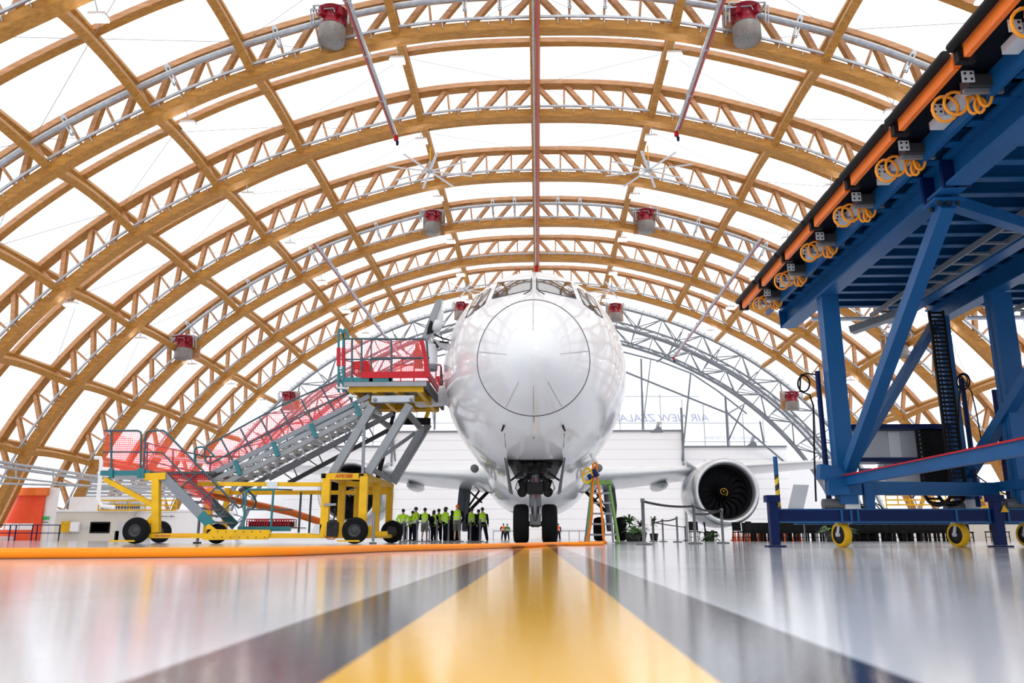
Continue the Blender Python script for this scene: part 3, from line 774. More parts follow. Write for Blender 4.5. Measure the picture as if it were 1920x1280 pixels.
# nose gear
gx = -.085; gy = 22.0
ng = thing('nose_gear', 'x', 'x', (gx, gy, 0)); del ng['label']; del ng['category']; ng.parent = ac; ng.location = V(gx, gy, 0) - ac.location
TY = [(.27, -.17), (.36, -.205), (.46, -.19), (.505, -.12), (.51, 0), (.505, .12), (.46, .19), (.36, .205), (.27, .17)]
for s_ in (-1, 1):
    c_ = V(gx + s_ * .375, gy, .51)
    t_ = MB().lathe(TY, c_, (1, 0, 0), 36).build('nose_wheel_tyre', M['rubber'], ng)
    MB().lathe([(0, -.1), (.12, -.12), (.27, -.17), (.27, .17), (.12, .12), (0, .1)], c_, (1, 0, 0), 20).build('nose_wheel_hub', M['hub'], ng)
MB().tube([V(gx, gy, .42), V(gx, gy, 1.25)], [.11, .11], 14).build('piston', M['hub'], ng)
MB().tube([V(gx - .35, gy, .51), V(gx + .35, gy, .51)], .07, 10).build('axle', M['hub'], ng)
MB().tube([V(gx, gy, .95), V(gx, gy, 2.5)], [.16, .17], 14).build('strut', M['steel'], ng)
b = MB(); b.tube([V(gx, gy - .16, .6), V(gx, gy - .32, .85), V(gx, gy - .17, 1.15)], .05, 6); b.box((gx, gy - .05, .62), (.3, .25, .28)); b.build('torque_link', M['steel'], ng)
b = MB()
random.seed(3)
for s_ in (-1, 1):
    b.tube([V(gx + s_ * .3, gy - .2, 1.35), V(gx + s_ * .38, gy - .25, 1.55), V(gx + s_ * .2, gy - .25, 1.68)], .07, 8)
    b.lathe([(0, -.06), (.13, -.06), (.13, .06), (0, .06)], V(gx + s_ * .34, gy - .2, 1.32), (0, 1, 0), 14)
    b.lathe([(0, -.05), (.09, -.05), (.09, .05), (0, .05)], V(gx + s_ * .36, gy - .2, 1.58), (0, 1, 0), 14)
    b.tube([V(gx + s_ * .1, gy - .2, 1.7), V(gx + s_ * .45, gy - .25, 1.62), V(gx + s_ * .52, gy - .2, 1.42), V(gx + s_ * .35, gy - .15, 1.2)], .014, 5)
    b.bar(V(gx + s_ * .1, gy, 1.9), V(gx + s_ * .62, gy - .5, 2.25), .09)
    b.bar(V(gx + s_ * .15, gy - .1, 1.45), V(gx + s_ * .35, gy - .2, 1.5), .1, .28)
    b.tube([V(gx + s_ * .1, gy - .9, 2.0), V(gx + s_ * .2, gy, 1.7)], .06, 6)
for q in range(16):
    x = random.uniform(-.42, .42); b.box((gx + x, gy - random.uniform(0, .6), random.uniform(1.75, 2.15)), (random.uniform(.06, .2), .15, random.uniform(.06, .2)))
b.box((gx, gy - .3, 1.95), (.62, .5, .3)); b.box((gx, gy - .1, 1.42), (.42, .3, .3))
b.build('steering_gear', M['dark'], ng)
MB().tube([V(gx - .03, gy - .17, 1.7), V(gx + .02, gy - .19, 1.2), V(gx - .01, gy - .18, .9)], .025, 6).build('red_line', M['red'], ng)
for s_ in (-1, 1):
    x0 = gx + s_ * .74
    A_ = [V(x0, 20.9, 2.14), V(x0, 22.7, 2.02), V(x0 - s_ * .14, 22.5, 1.30), V(x0 - s_ * .12, 21.3, 1.28)]
    MB().prism(A_, (s_ * .05, 0, 0)).build('gear_door', M['hub'], ng)
    MB().tube([V(x0 - s_ * .10, 21.7, 1.62), V(gx + s_ * .34, 21.8, 1.85)], .03, 6).build('door_rod', M['dark'], ng)
# main gear
for s_ in (-1, 1):
    mx = AX + s_ * 4.25; my = 49.0
    mg = thing('main_gear', 'x', 'x', (mx, my, 0)); del mg['label']; del mg['category']; mg.parent = ac; mg.location = V(mx, my, 0) - ac.location
    MB().tube([V(mx, my, .7), V(mx - s_ * .1, my, 3.4)], [.18, .24], 12).build('strut', M['steel'], mg)
    MB().prism([V(mx + s_ * .35, my - .5, 1.2), V(mx + s_ * .42, my - .6, 2.0), V(mx + s_ * .30, my - .6, 3.3), V(mx - s_ * .12, my - .3, 3.4), V(mx + s_ * .05, my - .3, 1.5)], (0, .12, 0)).build('gear_door', M['steel'], mg)
    b = MB(); b.tube([V(mx, my, 1.5), V(mx - s_ * 1.6, my, 3.1)], .10, 8); b.tube([V(mx, my, 1.7), V(mx - s_ * 1.1, my, 3.3)], .06, 8); b.tube([V(mx - s_ * .1, my, 3.0), V(mx - s_ * 1.0, my, 2.2)], .05, 8); b.build('side_brace', M['dark'], mg)
    MB().bar(V(mx, my - .75, .68), V(mx, my + .75, .68), .22, .26).build('bogie_beam', M['hub'], mg)
    for u in (-.73, .73):
        for w_ in (-.62, .62):
            MB().lathe([(r * 1.33, h * 1.25) for r, h in TY], V(mx + w_, my + u, .68), (1, 0, 0), 28).build('wheel', M['rubber'], mg)
# open side door with its hinge arm, forward of the wing on the left of the picture
p = W(806, 640, 23.0)
dr = thing('entry_door', 'x', 'x', p); del dr['label']; del dr['category']; dr.parent = ac; dr.location = p - ac.location
plab(dr, 'open forward door hanging clear of the fuselage')
Yd = 23.0
def pr(px, yd): return [W(x, y, yd) for x, y in px]
MB().prism(pr([(817, 563), (829, 560), (803, 634), (789, 636)], Yd), (0, .12, 0)).build('door_edge', M['alu'], dr)
MB().prism(pr([(829, 560), (827, 600), (818, 622), (806, 628)], Yd + .15), (0, .5, 0)).build('door_skin', M['white'], dr)
c0 = W(820, 611, Yd - .2); MB().lathe([(0, -.16), (.11, -.15), (.14, 0), (.12, .16), (0, .17)], c0, (.3, 0, 1), 16).build('latch_cover', M['lgrey'], dr)
MB().prism(pr([(807, 600), (812, 604), (812, 622), (800, 626), (802, 614)], Yd - .05), (0, .1, 0)).build('door_mechanism', M['black'], dr)
a0 = W(806, 655, Yd); a1 = W(808, 690, Yd)
MB().tube([W(801, 628, Yd + .3), W(804, 645, Yd + .3), W(806, 662, Yd + .3)], [.09, .12, .14], 14).build('door_post', M['white'], dr)
c0 = W(807.5, 684, Yd + .3); ht = abs(W(807, 645, Yd).z - W(807, 682, Yd).z)
MB().lathe([(.0, ht + .02), (.2, ht), (.19, ht * .9), (.20, 0), (.20, -.05)], c0, (0, 0, 1), 24).build('slide_bustle', M['white'], dr)
MB().lathe([(.205, 0), (.205, -.13), (.19, -.17), (0, -.17)], c0, (0, 0, 1), 24).build('bustle_trim', M['steel'], dr)
MB().prism(pr([(810, 634), (852, 646), (853, 656), (834, 655), (812, 644)], Yd + .35), (0, .15, 0)).build('hinge_arm', M['lgrey'], dr)
b = MB(); b.tube(pr([(812, 626), (830, 634), (852, 640)], Yd + .3), .025, 6); b.tube(pr([(824, 640), (836, 642), (850, 641)], Yd + .2), .03, 6); b.tube(pr([(814, 640), (822, 652)], Yd + .2), .03, 5); b.build('hinge_rod', M['dark'], dr)
# ================================================================ ACCESS STAIR WITH RAISED PLATFORM
N1, N2 = 21.0, 24.7            # near and far side of the high platform
NM, NF = 22.7, 24.5
st = thing('access_stair', 'yellow and grey wheeled access stair with red-railed raised platform reaching the aircraft', 'aircraft stairs', W(520, 1019, 22.5))
def P1(x, y, Y=N1): return W(x, y, Y)
def PP(L, Y=N1): return [W(x, y, Y) for x, y in L]
def sh(p, Y): return V(p.x, Y, p.z)
def B(name, m_, segs, w, h=None, par=st, Y=N1, Y2=None):
    b = MB()
    for (a, c_) in segs: b.bar(W(*a, Y), W(*c_, Y2 or Y), w, h)
    return b.build(name, m_, par)
def T(name, m_, L, r, par=st, Y=N1, n=7): return MB().tube(PP(L, Y), r, n).build(name, m_, par)
# --- lower yellow frame
def X(px, py=900, Y=N1): return W(px, py, Y).x
def Zt(py, px=640, Y=N1): return W(px, py, Y).z
zt = Zt(893); zb = Zt(1003); xa = X(613); xb = X(683)
B('top_beam', M['yellow'], [((611, 893), (683, 893))], .14, .16)
textmesh('beam_lettering', 'AMOBB', .13, M['red'], st, W(644, 895, N1 - .09) , (PI / 2, 0, 0), .004, .3)
for x_ in (607.5, 678): p = P1(x_, 892, N1 - .02); MB().box(p, (.12, .12, .12)).build('rubber_buffer', M['black'], st)
MB().bar(V(xa, N1, zt), V(xa, 25.0, zt), .13, .14).build('side_beam', M['yellow'], st)
MB().bar(V(xb, N1, zt), V(xb, 25.0, zt), .13, .14).build('side_beam', M['yellow'], st)
for Y_ in (NM, 25.0): MB().bar(V(xa, Y_, zt - .08), V(xb, Y_, zt - .08), .12, .14).build('cross_beam', M['yellow'], st)
for Y_ in (N1, NM, 24.7):
    for x_ in (xa, xb):
        w_ = .2 if Y_ == N1 else .18
        MB().bar(V(x_, Y_, zb - .05), V(x_, Y_, zt), w_, .16).build('post', M['yellow'], st)
MB().prism(PP([(678, 962), (684, 962), (684, 985), (672, 988), (668, 985)], N1 - .1), (0, .12, 0)).build('gusset', M['yellow'], st)
B('grey_bar', M['alu'], [((608, 945.5), (630, 945.5))], .06, .06, Y=N1 - .1)
# --- base chassis
zc = Zt(1004); MB().bar(V(X(268), N1, zc), V(X(696), N1, zc), .12, .12).build('chassis_beam', M['yellow'], st)
MB().bar(V(X(268), 24.7, zc), V(X(696), 24.7, zc), .12, .12).build('chassis_beam', M['yellow'], st)
for px in (300, 500, 613, 690): MB().bar(V(X(px), N1, zc), V(X(px), 24.7, zc), .11, .11).build('chassis_cross_beam', M['yellow'], st)
pl = MB().prism(PP([(397, 992), (505, 993), (507, 997), (501, 1011), (381, 1012), (378, 1009)], N1 - .12), (0, .06, 0)).build('side_plate', M['yellow'], st)
b = MB()
for i in range(14):
    p = P1(392 + 8 * i, 996 + 11 * (i % 2), N1 - .135); b.box(p, (.02, .02, .02))
b.build('bolt_row', M['seam'], pl)
MB().prism(PP([(387, 985), (391, 982), (403, 992), (386, 992)], N1 - .1), (0, .1, 0)).build('plate_bracket', M['yellow'], st)
for u0, u1 in ((290, 299), (301, 319), (321, 328), (330, 333), (335, 358)): MB().box2(W(u0, 1003.2, N1 - .07) , W(u1, 1005.4, N1 - .064)).build('faded_marking', M['ppipe'] if u0 < 320 else M['strap'], st)
TW = [(.16, -.10), (.28, -.12), (.31, -.10), (.325, -.05), (.327, 0), (.325, .05), (.31, .10), (.28, .12), (.16, .10)]
def wheel(px, Y, r=1.0):
    c_ = V(X(px, 1000, Y), Y, .327 * r)
    w_ = thing('wheel', 'x', 'x', c_); del w_['label']; del w_['category']; w_.parent = st; w_.location = c_ - st.location
    MB().lathe([(a * r, h) for a, h in TW], c_, (0, 1, 0), 32).build('tyre', M['rubber'], w_)
    MB().lathe([(0, -.06), (.06, -.08), (.08, -.05), (.13, -.05), (.16, -.10), (.17, .1), (.1, .06), (0, .05)], c_, (0, 1, 0), 24).build('rim', M['rim'], w_)
    return w_
wheel(255, N1 - .25); wheel(665.5, N1 - .25); wheel(735, N1 + 3.6); wheel(407, N1 + .4, .78); wheel(300, 24.9)
MB().box2(V(X(233), N1 - .42, .05), V(X(278), N1 - .1, .09)).build('wheel_skid', M['yellow'], st)
MB().box2(V(X(645), N1 - .42, .05), V(X(685), N1 - .1, .09)).build('wheel_skid', M['yellow'], st)
B('chassis_end', M['yellow'], [((701, 1000), (726, 1000))], .14, .12, Y=N1 + 1)
B('chassis_bracket', M['yellow'], [((694, 985), (694, 1004))], .16, .1)
# levelling jacks
for px, Y_ in ((700, N1 - .3), (371, N1 + .5), (372, 24.0)):
    x_ = X(px, 1000, Y_); MB().tube([V(x_, Y_, .05), V(x_, Y_, .75)], .035, 8).build('levelling_jack', M['steel'], st); MB().box((x_, Y_, .02), (.16, .16, .03)).build('jack_foot', M['black'], st)
b = MB().box(P1(624, 992, N1 - .1), (.26, .22, .36)); b.lathe([(0, 0), (.13, 0), (.1, .12), (0, .14)], P1(624, 984, N1 - .1), (0, 0, 1), 14); b.tube(PP([(625, 978), (627, 966), (628, 950)], N1 - .1), .02, 5); b.build('hydraulic_pump', M['dark'], st)
T('hydraulic_hose', M['red'], [(608, 1004), (615, 1010), (625, 1011), (633, 1004)], .012, Y=N1 - .15)
MB().prism(PP([(591, 982), (603, 983), (599, 1001), (583, 1000)], N1 - .08), (0, .03, 0)).build('data_plate', M['lgrey'], st)
# --- slanting grey legs
zL = 889
for Y_, dd in ((N1 + .15, 0), (24.9, 1)):
    b = lambda a, c_, r_, nm='leg_tube', m_=M['alu']: MB().bar(V(P1(*a).x, Y_, P1(*a).z), V(P1(*c_).x, Y_, P1(*c_).z), r_, r_).build(nm, m_, st)
    b((622, 886), (697, 759), .20); b((688, 886), (767, 757), .20)
B('thin_post', M['steel'], [((680, 890), (683, 795))], .07)
for a, c_, r_ in (((693, 772), (732, 802), .11), ((763, 772), (792, 806), .12), ((790, 806), (733, 902), .13), ((706, 863), (778, 812), .09), ((697, 879), (734, 901), .11), ((622, 884), (683, 893), .07)):
    B('cross_tube', M['alu'], [(a, c_)], r_, Y=N1 + .6, Y2=N1 + 1.2)
T('hydraulic_cylinder', M['black'], [(739, 772), (722, 838), (708, 896)], [.05, .07, .07], Y=NM)
B('cable_tray', M['black'], [((746, 789), (807, 790))], .14, .2, Y=NM + 1)
T('swing_arm', M['yellow'], [(797, 788), (803, 772), (800, 758)], .06, Y=NM + 1)
# crosshead under the platform
B('crosshead', M['hub'] if 0 else M['galv'], [((698, 749), (777, 748))], .2, .17, Y=N1 + .1)
for px in (703, 771): MB().lathe([(0, -.03), (.05, -.03), (.05, .02)], P1(px, 749, N1 - .02), (0, 1, 0), 12, True).build('pivot_pin', M['steel'], st)
B('crosshead', M['alu'], [((698, 749), (777, 748))], .2, .17, Y=24.8)
# --- high platform
xl, xr = X(646, 716), X(802, 714) - .02; zd = Zt(722, 720)
MB().box2((xl, N1, zd + .04), (xr, N2, zd + .10)).build('deck', M['alu'], st)
MB().bar((xr, N1, zd), (xr, N2, zd), .08, .2).build('deck_edge', M['seam'], st)
MB().bar((xl, N1 - .03, zd + .02), (xr, N1 - .03, zd + .02), .08, .12).build('deck_edge', M['alu'], st)
b = MB()
for f in (.08, .36, .62, .9): x_ = xl + (xr - xl) * f; b.bar((x_, N1 + .1, zd - .1), (x_, N2 - .1, zd - .1), .12, .16)
for Y_ in (N1 + .15, N1 + 1.7, N1 + 3.2, N2 - .15): b.bar((xl + .1, Y_, zd - .08), (xr - .1, Y_, zd - .08), .12, .16)
b.build('deck_frame', M['yellow'], st)
B('edge_bracket', M['teal'], [((659, 709), (659, 722))], .12, .1); B('edge_bracket', M['teal'], [((696, 709), (696, 721))], .10, .08); B('edge_bracket', M['teal'], [((733, 709), (733, 721))], .10, .08)
B('teal_edge_beam', M['teal'], [((646, 712), (735, 711))], .08, .12)
B('toe_board', M['red'], [((677, 703), (803, 702))], .04, .17, Y=N1 - .04)
MB().bar((xr + .02, N1, zd + .3), (xr + .02, N2, zd + .3), .04, .2).build('toe_board', M['red'], st)
B('red_corner_post', M['red'], [((790.5, 638), (797, 668)), ((797, 668), (803, 708))], .11, .11, Y=N1 - .04)
p = W(820, 706, N2); MB().bar(p, p + V(.35, 0, -.9) , .1).build('red_corner_post', M['red'], st)
rz1, rz2 = Zt(635, 690), Zt(673, 690)
T('guard_rail', M['rail'], [(646, 708), (645.5, 638), (648, 635), (730, 635), (734, 639), (734, 700)], .028)
T('guard_rail', M['rail'], [(646, 673.5), (734, 673.5)], .022)
for px in (660, 678): T('rail_post', M['rail'], [(px, 636), (px, 708)], .028)
T('rail_post', M['rail'], [(696, 636), (696, 697)], .02)
for Y_ in (N1 + .25, N2 - .1):
    pts = [V(X(682), Y_, Zt(632)), V(X(786), Y_, Zt(632)), V(X(791), Y_, Zt(637)), V(X(797), Y_, Zt(700))]
    MB().tube(pts, .028, 7).build('guard_rail', M['red'] if Y_ > 25 else M['rail'], st)
    MB().tube([V(X(682), Y_, Zt(668)), V(X(797), Y_, Zt(668))], .028, 7).build('guard_rail', M['rail'], st)
for px in (700, 730, 765, 790):
    MB().tube([V(X(px), N2 - .1, Zt(632)), V(X(px), N2 - .1, zd)], .022, 6).build('rail_post', M['red'], st)
MB().bar((xl, N2 - .1, zd + .25), (xr, N2 - .1, zd + .25), .04, .2).build('toe_board', M['red'], st)
# ladder-like gate posts at the left end
for px, x2 in ((635, 649), (644, 652)):
    T('gate_post', M['teal'], [(px, 735), (px, 621), (px + 2, 617), (px + 5, 618), (px + 8, 625), (px + 10, 636)], .035)
    B('gate_post_sleeve', M['red'], [((px, 652), (px, 686))], .09, .09)
b = MB()
for y in (692, 704, 716, 727): b.bar(P1(634, y), P1(646, y + 3), .04)
b.build('gate_rung', M['teal'], st)
for i, y in enumerate((727, 742)): B('gate_foot', M['lgrey'], [((634 + 18 * i, y), (652 + 18 * i, y + 1))], .1, .05)
# netting on the platform
def netp(L, Y=N1, Y2=None):
    vs = PP(L, Y); o = MB().add(vs, [list(range(len(vs)))]).build('safety_netting', M['net'], st); return o
netp([(684, 633), (790, 633), (797, 698), (678, 698)], N1 + .27)
netp([(646, 636), (678, 636), (678, 708), (646, 708)], N1 + .05)
vs = [V(X(684), N2 - .15, Zt(632)), V(X(790), N2 - .15, Zt(632)), V(X(790), N2 - .15, zd + .3), V(X(684), N2 - .15, zd + .3)]; MB().add(vs, [(0, 1, 2, 3)]).build('safety_netting', M['net'], st)
bx = MB().prism(PP([(662, 678), (689, 676), (693, 683), (696, 697), (694, 700), (661, 700)], N1 + .4), (0, .5, 0)).build('control_box', M['red'], st)
MB().lathe([(0, -.012), (.05, -.01), (.055, 0)], W(668.5, 696.5, N1 + .39), (0, 1, 0), 14).build('white_badge', M['lgrey'], bx); MB().lathe([(0, -.012), (.02, -.01), (.025, 0)], W(675, 696.5, N1 + .39), (0, 1, 0), 12).build('white_badge', M['lgrey'], bx)
b = MB(); r = []
for i in range(9):
    t = i / 8; r.append(PP([(777 + 5 * t + (2 if i % 2 else 0) + (3 if i in (0, 8) else 0), 641 + 3 * (1 - t)), (777.5 - 2 + 16 * t + (1 if i % 2 else 0), 665), (776.5 + 16.5 * t, 690 + (i % 2) * 2)], N1 + .5 + .12 * (i % 2)))
b.grid(r); b.build('rolled_curtain', M['curtain'], st)
MB().lathe([(0, 0), (.25, .02), (.3, .2), (.3, .9), (.22, 1.05), (0, 1.1)], P1(776, 746, NM + .6), (1, .15, .1), 18).build('white_float', M['white'], st)
# --- long stair up to the platform
YA, YB_ = N1 + .2, N1 + 1.9
S0 = (382, 905); S1_ = (694, 752)
for Y_ in (YA, YB_):
    def q(px, py): p = P1(px, py); return V(p.x, Y_, p.z)
    for k, (oy, w_, m_, nm) in enumerate(((-10, .12, M['steel'], 'stair_stringer'), (2, .12, M['alu'], 'stair_channel'), (15, .12, M['alu'], 'stair_channel'))):
        MB().bar(q(388 + k * 6, 898 + oy), q(690, 750 + oy), .06, w_).build(nm, m_, st)
    MB().bar(q(500, 896), q(735, 772), .1, .11).build('truss_lower_chord', M['seam'], st)
    b = MB()
    for i in range(9):
        x = 480 + i * 26; u = (x - 388) / 302; y = 913 - u * 148; x2 = x + (13 if i % 2 else 30); y2 = 896 - (x2 - 500) / 235 * 124
        if x2 > 505: b.bar(q(x, y), q(x2, y2), .035)
    b.build('truss_web', M['alu'], st)
    T_ = [(378, 852), (378, 841), (381, 835), (386, 833)]
    pts = [q(*p) for p in [(391, 866), (383, 866), (379, 860), (378, 840), (382, 834), (521, 758), (634, 708)]]
    MB().tube(pts, .026, 7).build('handrail', M['rail'], st)
    MB().tube([q(391, 866), q(521, 798), q(636, 740)], .022, 7).build('mid_rail', M['rail'], st)
    for i, px in enumerate((409, 446, 484, 522, 560, 600, 634)):
        y = 834 - (px - 382) * (126 / 252); MB().tube([q(px, y), q(px + 25, y + 47)], .024, 6).build('rail_post', M['rail'], st)
for i in range(17):
    u = (i + .5) / 17; px = 394 + 296 * u; py = 899 - 149 * u
    p = P1(px, py); MB().box2((p.x - .14, YA, p.z - .06), (p.x + .14, YB_, p.z - .02)).build('stair_tread', M['lgrey'], st)
for px in (446, 517, 588, 670):
    y = 872 - (px - 446) * .49; B('stair_clamp', M['teal'], [((px - 5, y - 8), (px + 5, y + 18))], .1, .1, Y=YA - .06)
netp([(383, 836), (634, 712), (665, 760), (400, 892)], YB_ + .05)
netp([(383, 866), (636, 741), (655, 764), (398, 892)], YA + .02)
# --- low landing at the left
zl = Zt(884, 235)
xl0, xl1 = X(189), X(280)
MB().box2((xl0, N1, zl - .10), (xl1, NM, zl + .02)).build('landing_deck', M['alu'], st)
MB().box2((X(280), N1 + .02, zl - .06), (X(400), NM + .6, zl - .0)).build('landing_deck', M['seam'], st)
B('landing_edge', M['teal'], [((189, 886.5), (282, 886.5))], .06, .13, Y=N1 - .03)
B('landing_beam', M['yellow'], [((273, 894), (312, 892))], .14, .18)
B('column', M['yellow'], [((293, 896), (293, 998))], .19, .16)
B('diagonal_brace', M['yellow'], [((197, 898), (290, 948))], .12, .12)
B('foot_brace', M['yellow'], [((294, 964), (271, 988))], .14, .14)
MB().bar(V(X(293), 24.6, Zt(898)), V(X(293), 24.6, Zt(1003)), .19, .16).build('column', M['yellow'], st)
MB().bar(V(X(330), 24.6, Zt(898)), V(X(330), 24.6, Zt(1003)), .14, .14).build('column', M['yellow'], st)
B('upper_side_beam', M['yellow'], [((372, 907), (613, 908))], .12, .10, Y=N1 + .1)
MB().bar(V(X(300), 24.7, Zt(908)), V(X(683), 24.7, Zt(908)), .12, .12).build('upper_side_beam', M['yellow'], st)
T('curved_boom', M['orange'], [(300, 898), (395, 928), (480, 946), (545, 960), (610, 981)], [.09, .09, .1, .1, .1], Y=NM + .6)
MB().prism(PP([(500, 903), (520, 903), (520, 916), (500, 915)], N1 - .02), (0, .03, 0)).build('data_plate', M['lgrey'], st)
for L_ in ([(209, 896), (209, 814), (207, 808), (203, 807), (196, 807)], [(196, 807), (258, 807), (264, 810), (265, 816), (263, 893)], [(268, 893), (273, 816), (275, 810), (281, 807), (306, 807), (312, 811), (448, 952), (453, 950), (456, 942), (456, 924)]):
    T('handrail', M['rail'], L_, .028)
T('mid_rail', M['rail'], [(193, 847), (265, 847)], .02); T('mid_rail', M['rail'], [(270, 847), (304, 848), (340, 886), (395, 935), (404, 950)], .022)
for L_ in ([(213, 815), (258, 826), (310, 837), (330, 842), (420, 843)], [(213, 850), (260, 862), (310, 872), (340, 875), (420, 875)]):
    MB().tube([V(P1(*p).x, NM + .2, P1(*p).z) for p in L_], .022, 6).build('guard_rail', M['rail'], st)
for px, y0 in ((213, 813), (265, 828), (311, 838), (341, 843), (386, 843)):
    MB().tube([V(P1(px, y0).x, NM + .2, P1(px, y0).z), V(P1(px - 2, 890).x, NM + .2, P1(px, 890).z)], .024, 6).build('rail_post', M['rail'], st)
for px in (209, 262, 268): B('post_socket', M['teal'], [((px, 878), (px, 896))], .1, .1, Y=N1 - .06)
netp([(196, 808), (262, 808), (263, 884), (192, 884)], N1 + .04)
netp([(213, 812), (262, 826), (330, 842), (420, 843), (400, 890), (213, 884)], NM + .2)
netp([(273, 812), (308, 810), (402, 908), (395, 960), (310, 882), (272, 884)], N1 + .04)
# --- short stair down from the landing
yA, yB2 = N1, NM
sa, sb = (306, 893), (396, 984)
for Y_ in (yA, yB2):
    a = P1(*sa); c_ = P1(*sb); a = V(a.x, Y_, a.z); c_ = V(c_.x, Y_, c_.z); m_ = a.lerp(c_, .78)
    MB().bar(a, m_, .05, .24).build('stringer', M['steel'], st); MB().bar(m_, c_, .06, .24).build('stringer_foot', M['teal'], st)
for i in range(7):
    p = P1(*sa).lerp(P1(*sb), (i + .5) / 7); MB().box2((p.x - .16, yA, p.z - .03), (p.x + .13, yB2, p.z + .01)).build('stair_tread', M['alu'], st)
MB().tube([V(P1(x, y).x - .02, NM, P1(x, y).z) for x, y in ((318, 893), (316, 832), (319, 826), (330, 824), (340, 826), (436, 925), (440, 935), (436, 946), (430, 950))], .028, 7).build('handrail', M['teal'], st)
for px, py in ((347, 925), (385, 950), (420, 975)):
    B('rail_post', M['rail'], [((px - 15, py - 5), (px + 22, py - 38))], .03, .03)
# --- teal cage in the middle
for px, Y_ in ((463, N1), (514, N1), (545, 23.0), (545, N1 + 1)):
    MB().tube([V(X(px), Y_, Zt(918)), V(X(px), Y_, Zt(998))], .03, 6).build('cage_post', M['teal'] if Y_ == N1 else M['rail'], st)
T('cage_rail', M['teal'], [(463, 924), (464, 919), (468, 917.5), (514, 917.5)], .028); T('cage_rail', M['rail'], [(463, 955), (548, 955)], .02); T('cage_rail', M['rail'], [(514, 917), (548, 918)], .02, Y=N1 + .8)
B('cage_base', M['teal'], [((446, 991), (545, 991))], .06, .12, Y=N1 + .3)
MB().box2(V(X(446), N1 + .3, Zt(989)), V(X(545), NM, Zt(987))).build('cage_floor', M['alu'], st)
p0 = P1(461, 985, N1 + .4); p1 = P1(541, 971, N1 + .4)
for i in range(2):
    x0 = p0.x + (p1.x - p0.x) * i * .51; x1 = x0 + (p1.x - p0.x) * .48
    cr_ = thing('mesh_crate', ['dark red mesh crate in the teal cage of the stair, left one', 'dark red mesh crate in the teal cage of the stair, right one'][i], 'crate', ((x0 + x1) / 2, N1 + .8, Zt(986.5)), 'red mesh crates')
    b = MB(); zz0, zz1 = Zt(986.5), Zt(972)
    for k in range(9): x = x0 + (x1 - x0) * k / 8; b.bar((x, N1 + .45, zz0), (x, N1 + .45, zz1), .02); b.bar((x, N1 + 1.15, zz0), (x, N1 + 1.15, zz1), .02)
    for k in range(4): z = zz0 + (zz1 - zz0) * k / 3; b.bar((x0, N1 + .45, z), (x1, N1 + .45, z), .02); b.bar((x0, N1 + 1.15, z), (x1, N1 + 1.15, z), .02); b.bar((x0, N1 + .45, z), (x0, N1 + 1.15, z), .02); b.bar((x1, N1 + .45, z), (x1, N1 + 1.15, z), .02)
    b.build('crate_bars', M['red'], cr_); MB().box2((x0 + .03, N1 + .5, zz0), (x1 - .03, N1 + 1.1, zz1 - .06)).build('crate_liner', M['dark'], cr_)

# ================================================================ STEPLADDER AND HOSES
LY = 21.3
ld = thing('stepladder', 'green and silver stepladder standing by the nose under the coiled cable', 'ladder', W(1127, 1018, LY))
def L2(p, q, w, h, nm, m_, Y=LY, Y2=None): MB().bar(W(*p, Y), W(*q, Y2 or Y), w, h).build(nm, m_, ld)
fz = .0
def G(px, Y): p = W(px, 1018, Y); return V(p.x, Y, .02)
tz = W(1125, 906, LY + .5).z; tl = W(1110, 906, LY + .5).x; tr = W(1141, 906, LY + .5).x
for x_, px in ((tl, 1103), (tr, 1160)): MB().bar(V(x_, LY + .45, tz), G(px, LY), .05, .09).build('front_rail', M['green'], ld)
for x_, px in ((tl, 1097), (tr, 1150)): MB().bar(V(x_, LY + .6, tz - .05), G(px, LY + 1.1), .045, .06).build('rear_rail', M['alu'], ld)
MB().box((((tl + tr) / 2), LY + .5, tz + .02), (tr - tl + .14, .3, .09)).build('top_cap', M['green'], ld)
for y, x0, x1 in ((924, 1109, 1143), (942.5, 1109, 1146), (962.5, 1107, 1149), (982, 1106, 1152), (1002, 1105, 1156)):
    f = (y - 906) / 112; Y_ = LY + .45 * (1 - f); p = W(x0, y, Y_); q = W(x1, y, Y_); MB().box2((p.x, Y_ - .05, p.z - .025), (q.x, Y_ + .06, p.z + .02)).build('step', M['alu'], ld)
# floor hose
hp = []
for px, yb in ((-300, 1051), (0, 1047.6), (240, 1046), (480, 1043.5), (620, 1039), (720, 1034.5), (820, 1031.5), (900, 1029.2), (960, 1027), (1010, 1024.5), (1050, 1022.7), (1090, 1022.5), (1130, 1022)):
    d = ray(px, yb); t = CAMH / -d.z; p = Vector((0, 0, CAMH)) + d * t; p.z = .033; hp.append(p)
def smooth(pts, k=6):
    out = []
    for i in range(len(pts) - 1):
        p0 = pts[max(i - 1, 0)]; p1 = pts[i]; p2 = pts[i + 1]; p3 = pts[min(i + 2, len(pts) - 1)]
        for j in range(k):
            t = j / k; out.append(.5 * ((2 * p1) + (-p0 + p2) * t + (2 * p0 - 5 * p1 + 4 * p2 - p3) * t * t + (-p0 + 3 * p1 - 3 * p2 + p3) * t ** 3))
    return out + [pts[-1]]
tag(MB().tube(smooth(hp), .033, 12).build('floor_hose', M['hose'], None, hp[3]), 'thick orange hose lying across the floor in front of the aircraft', 'hose')
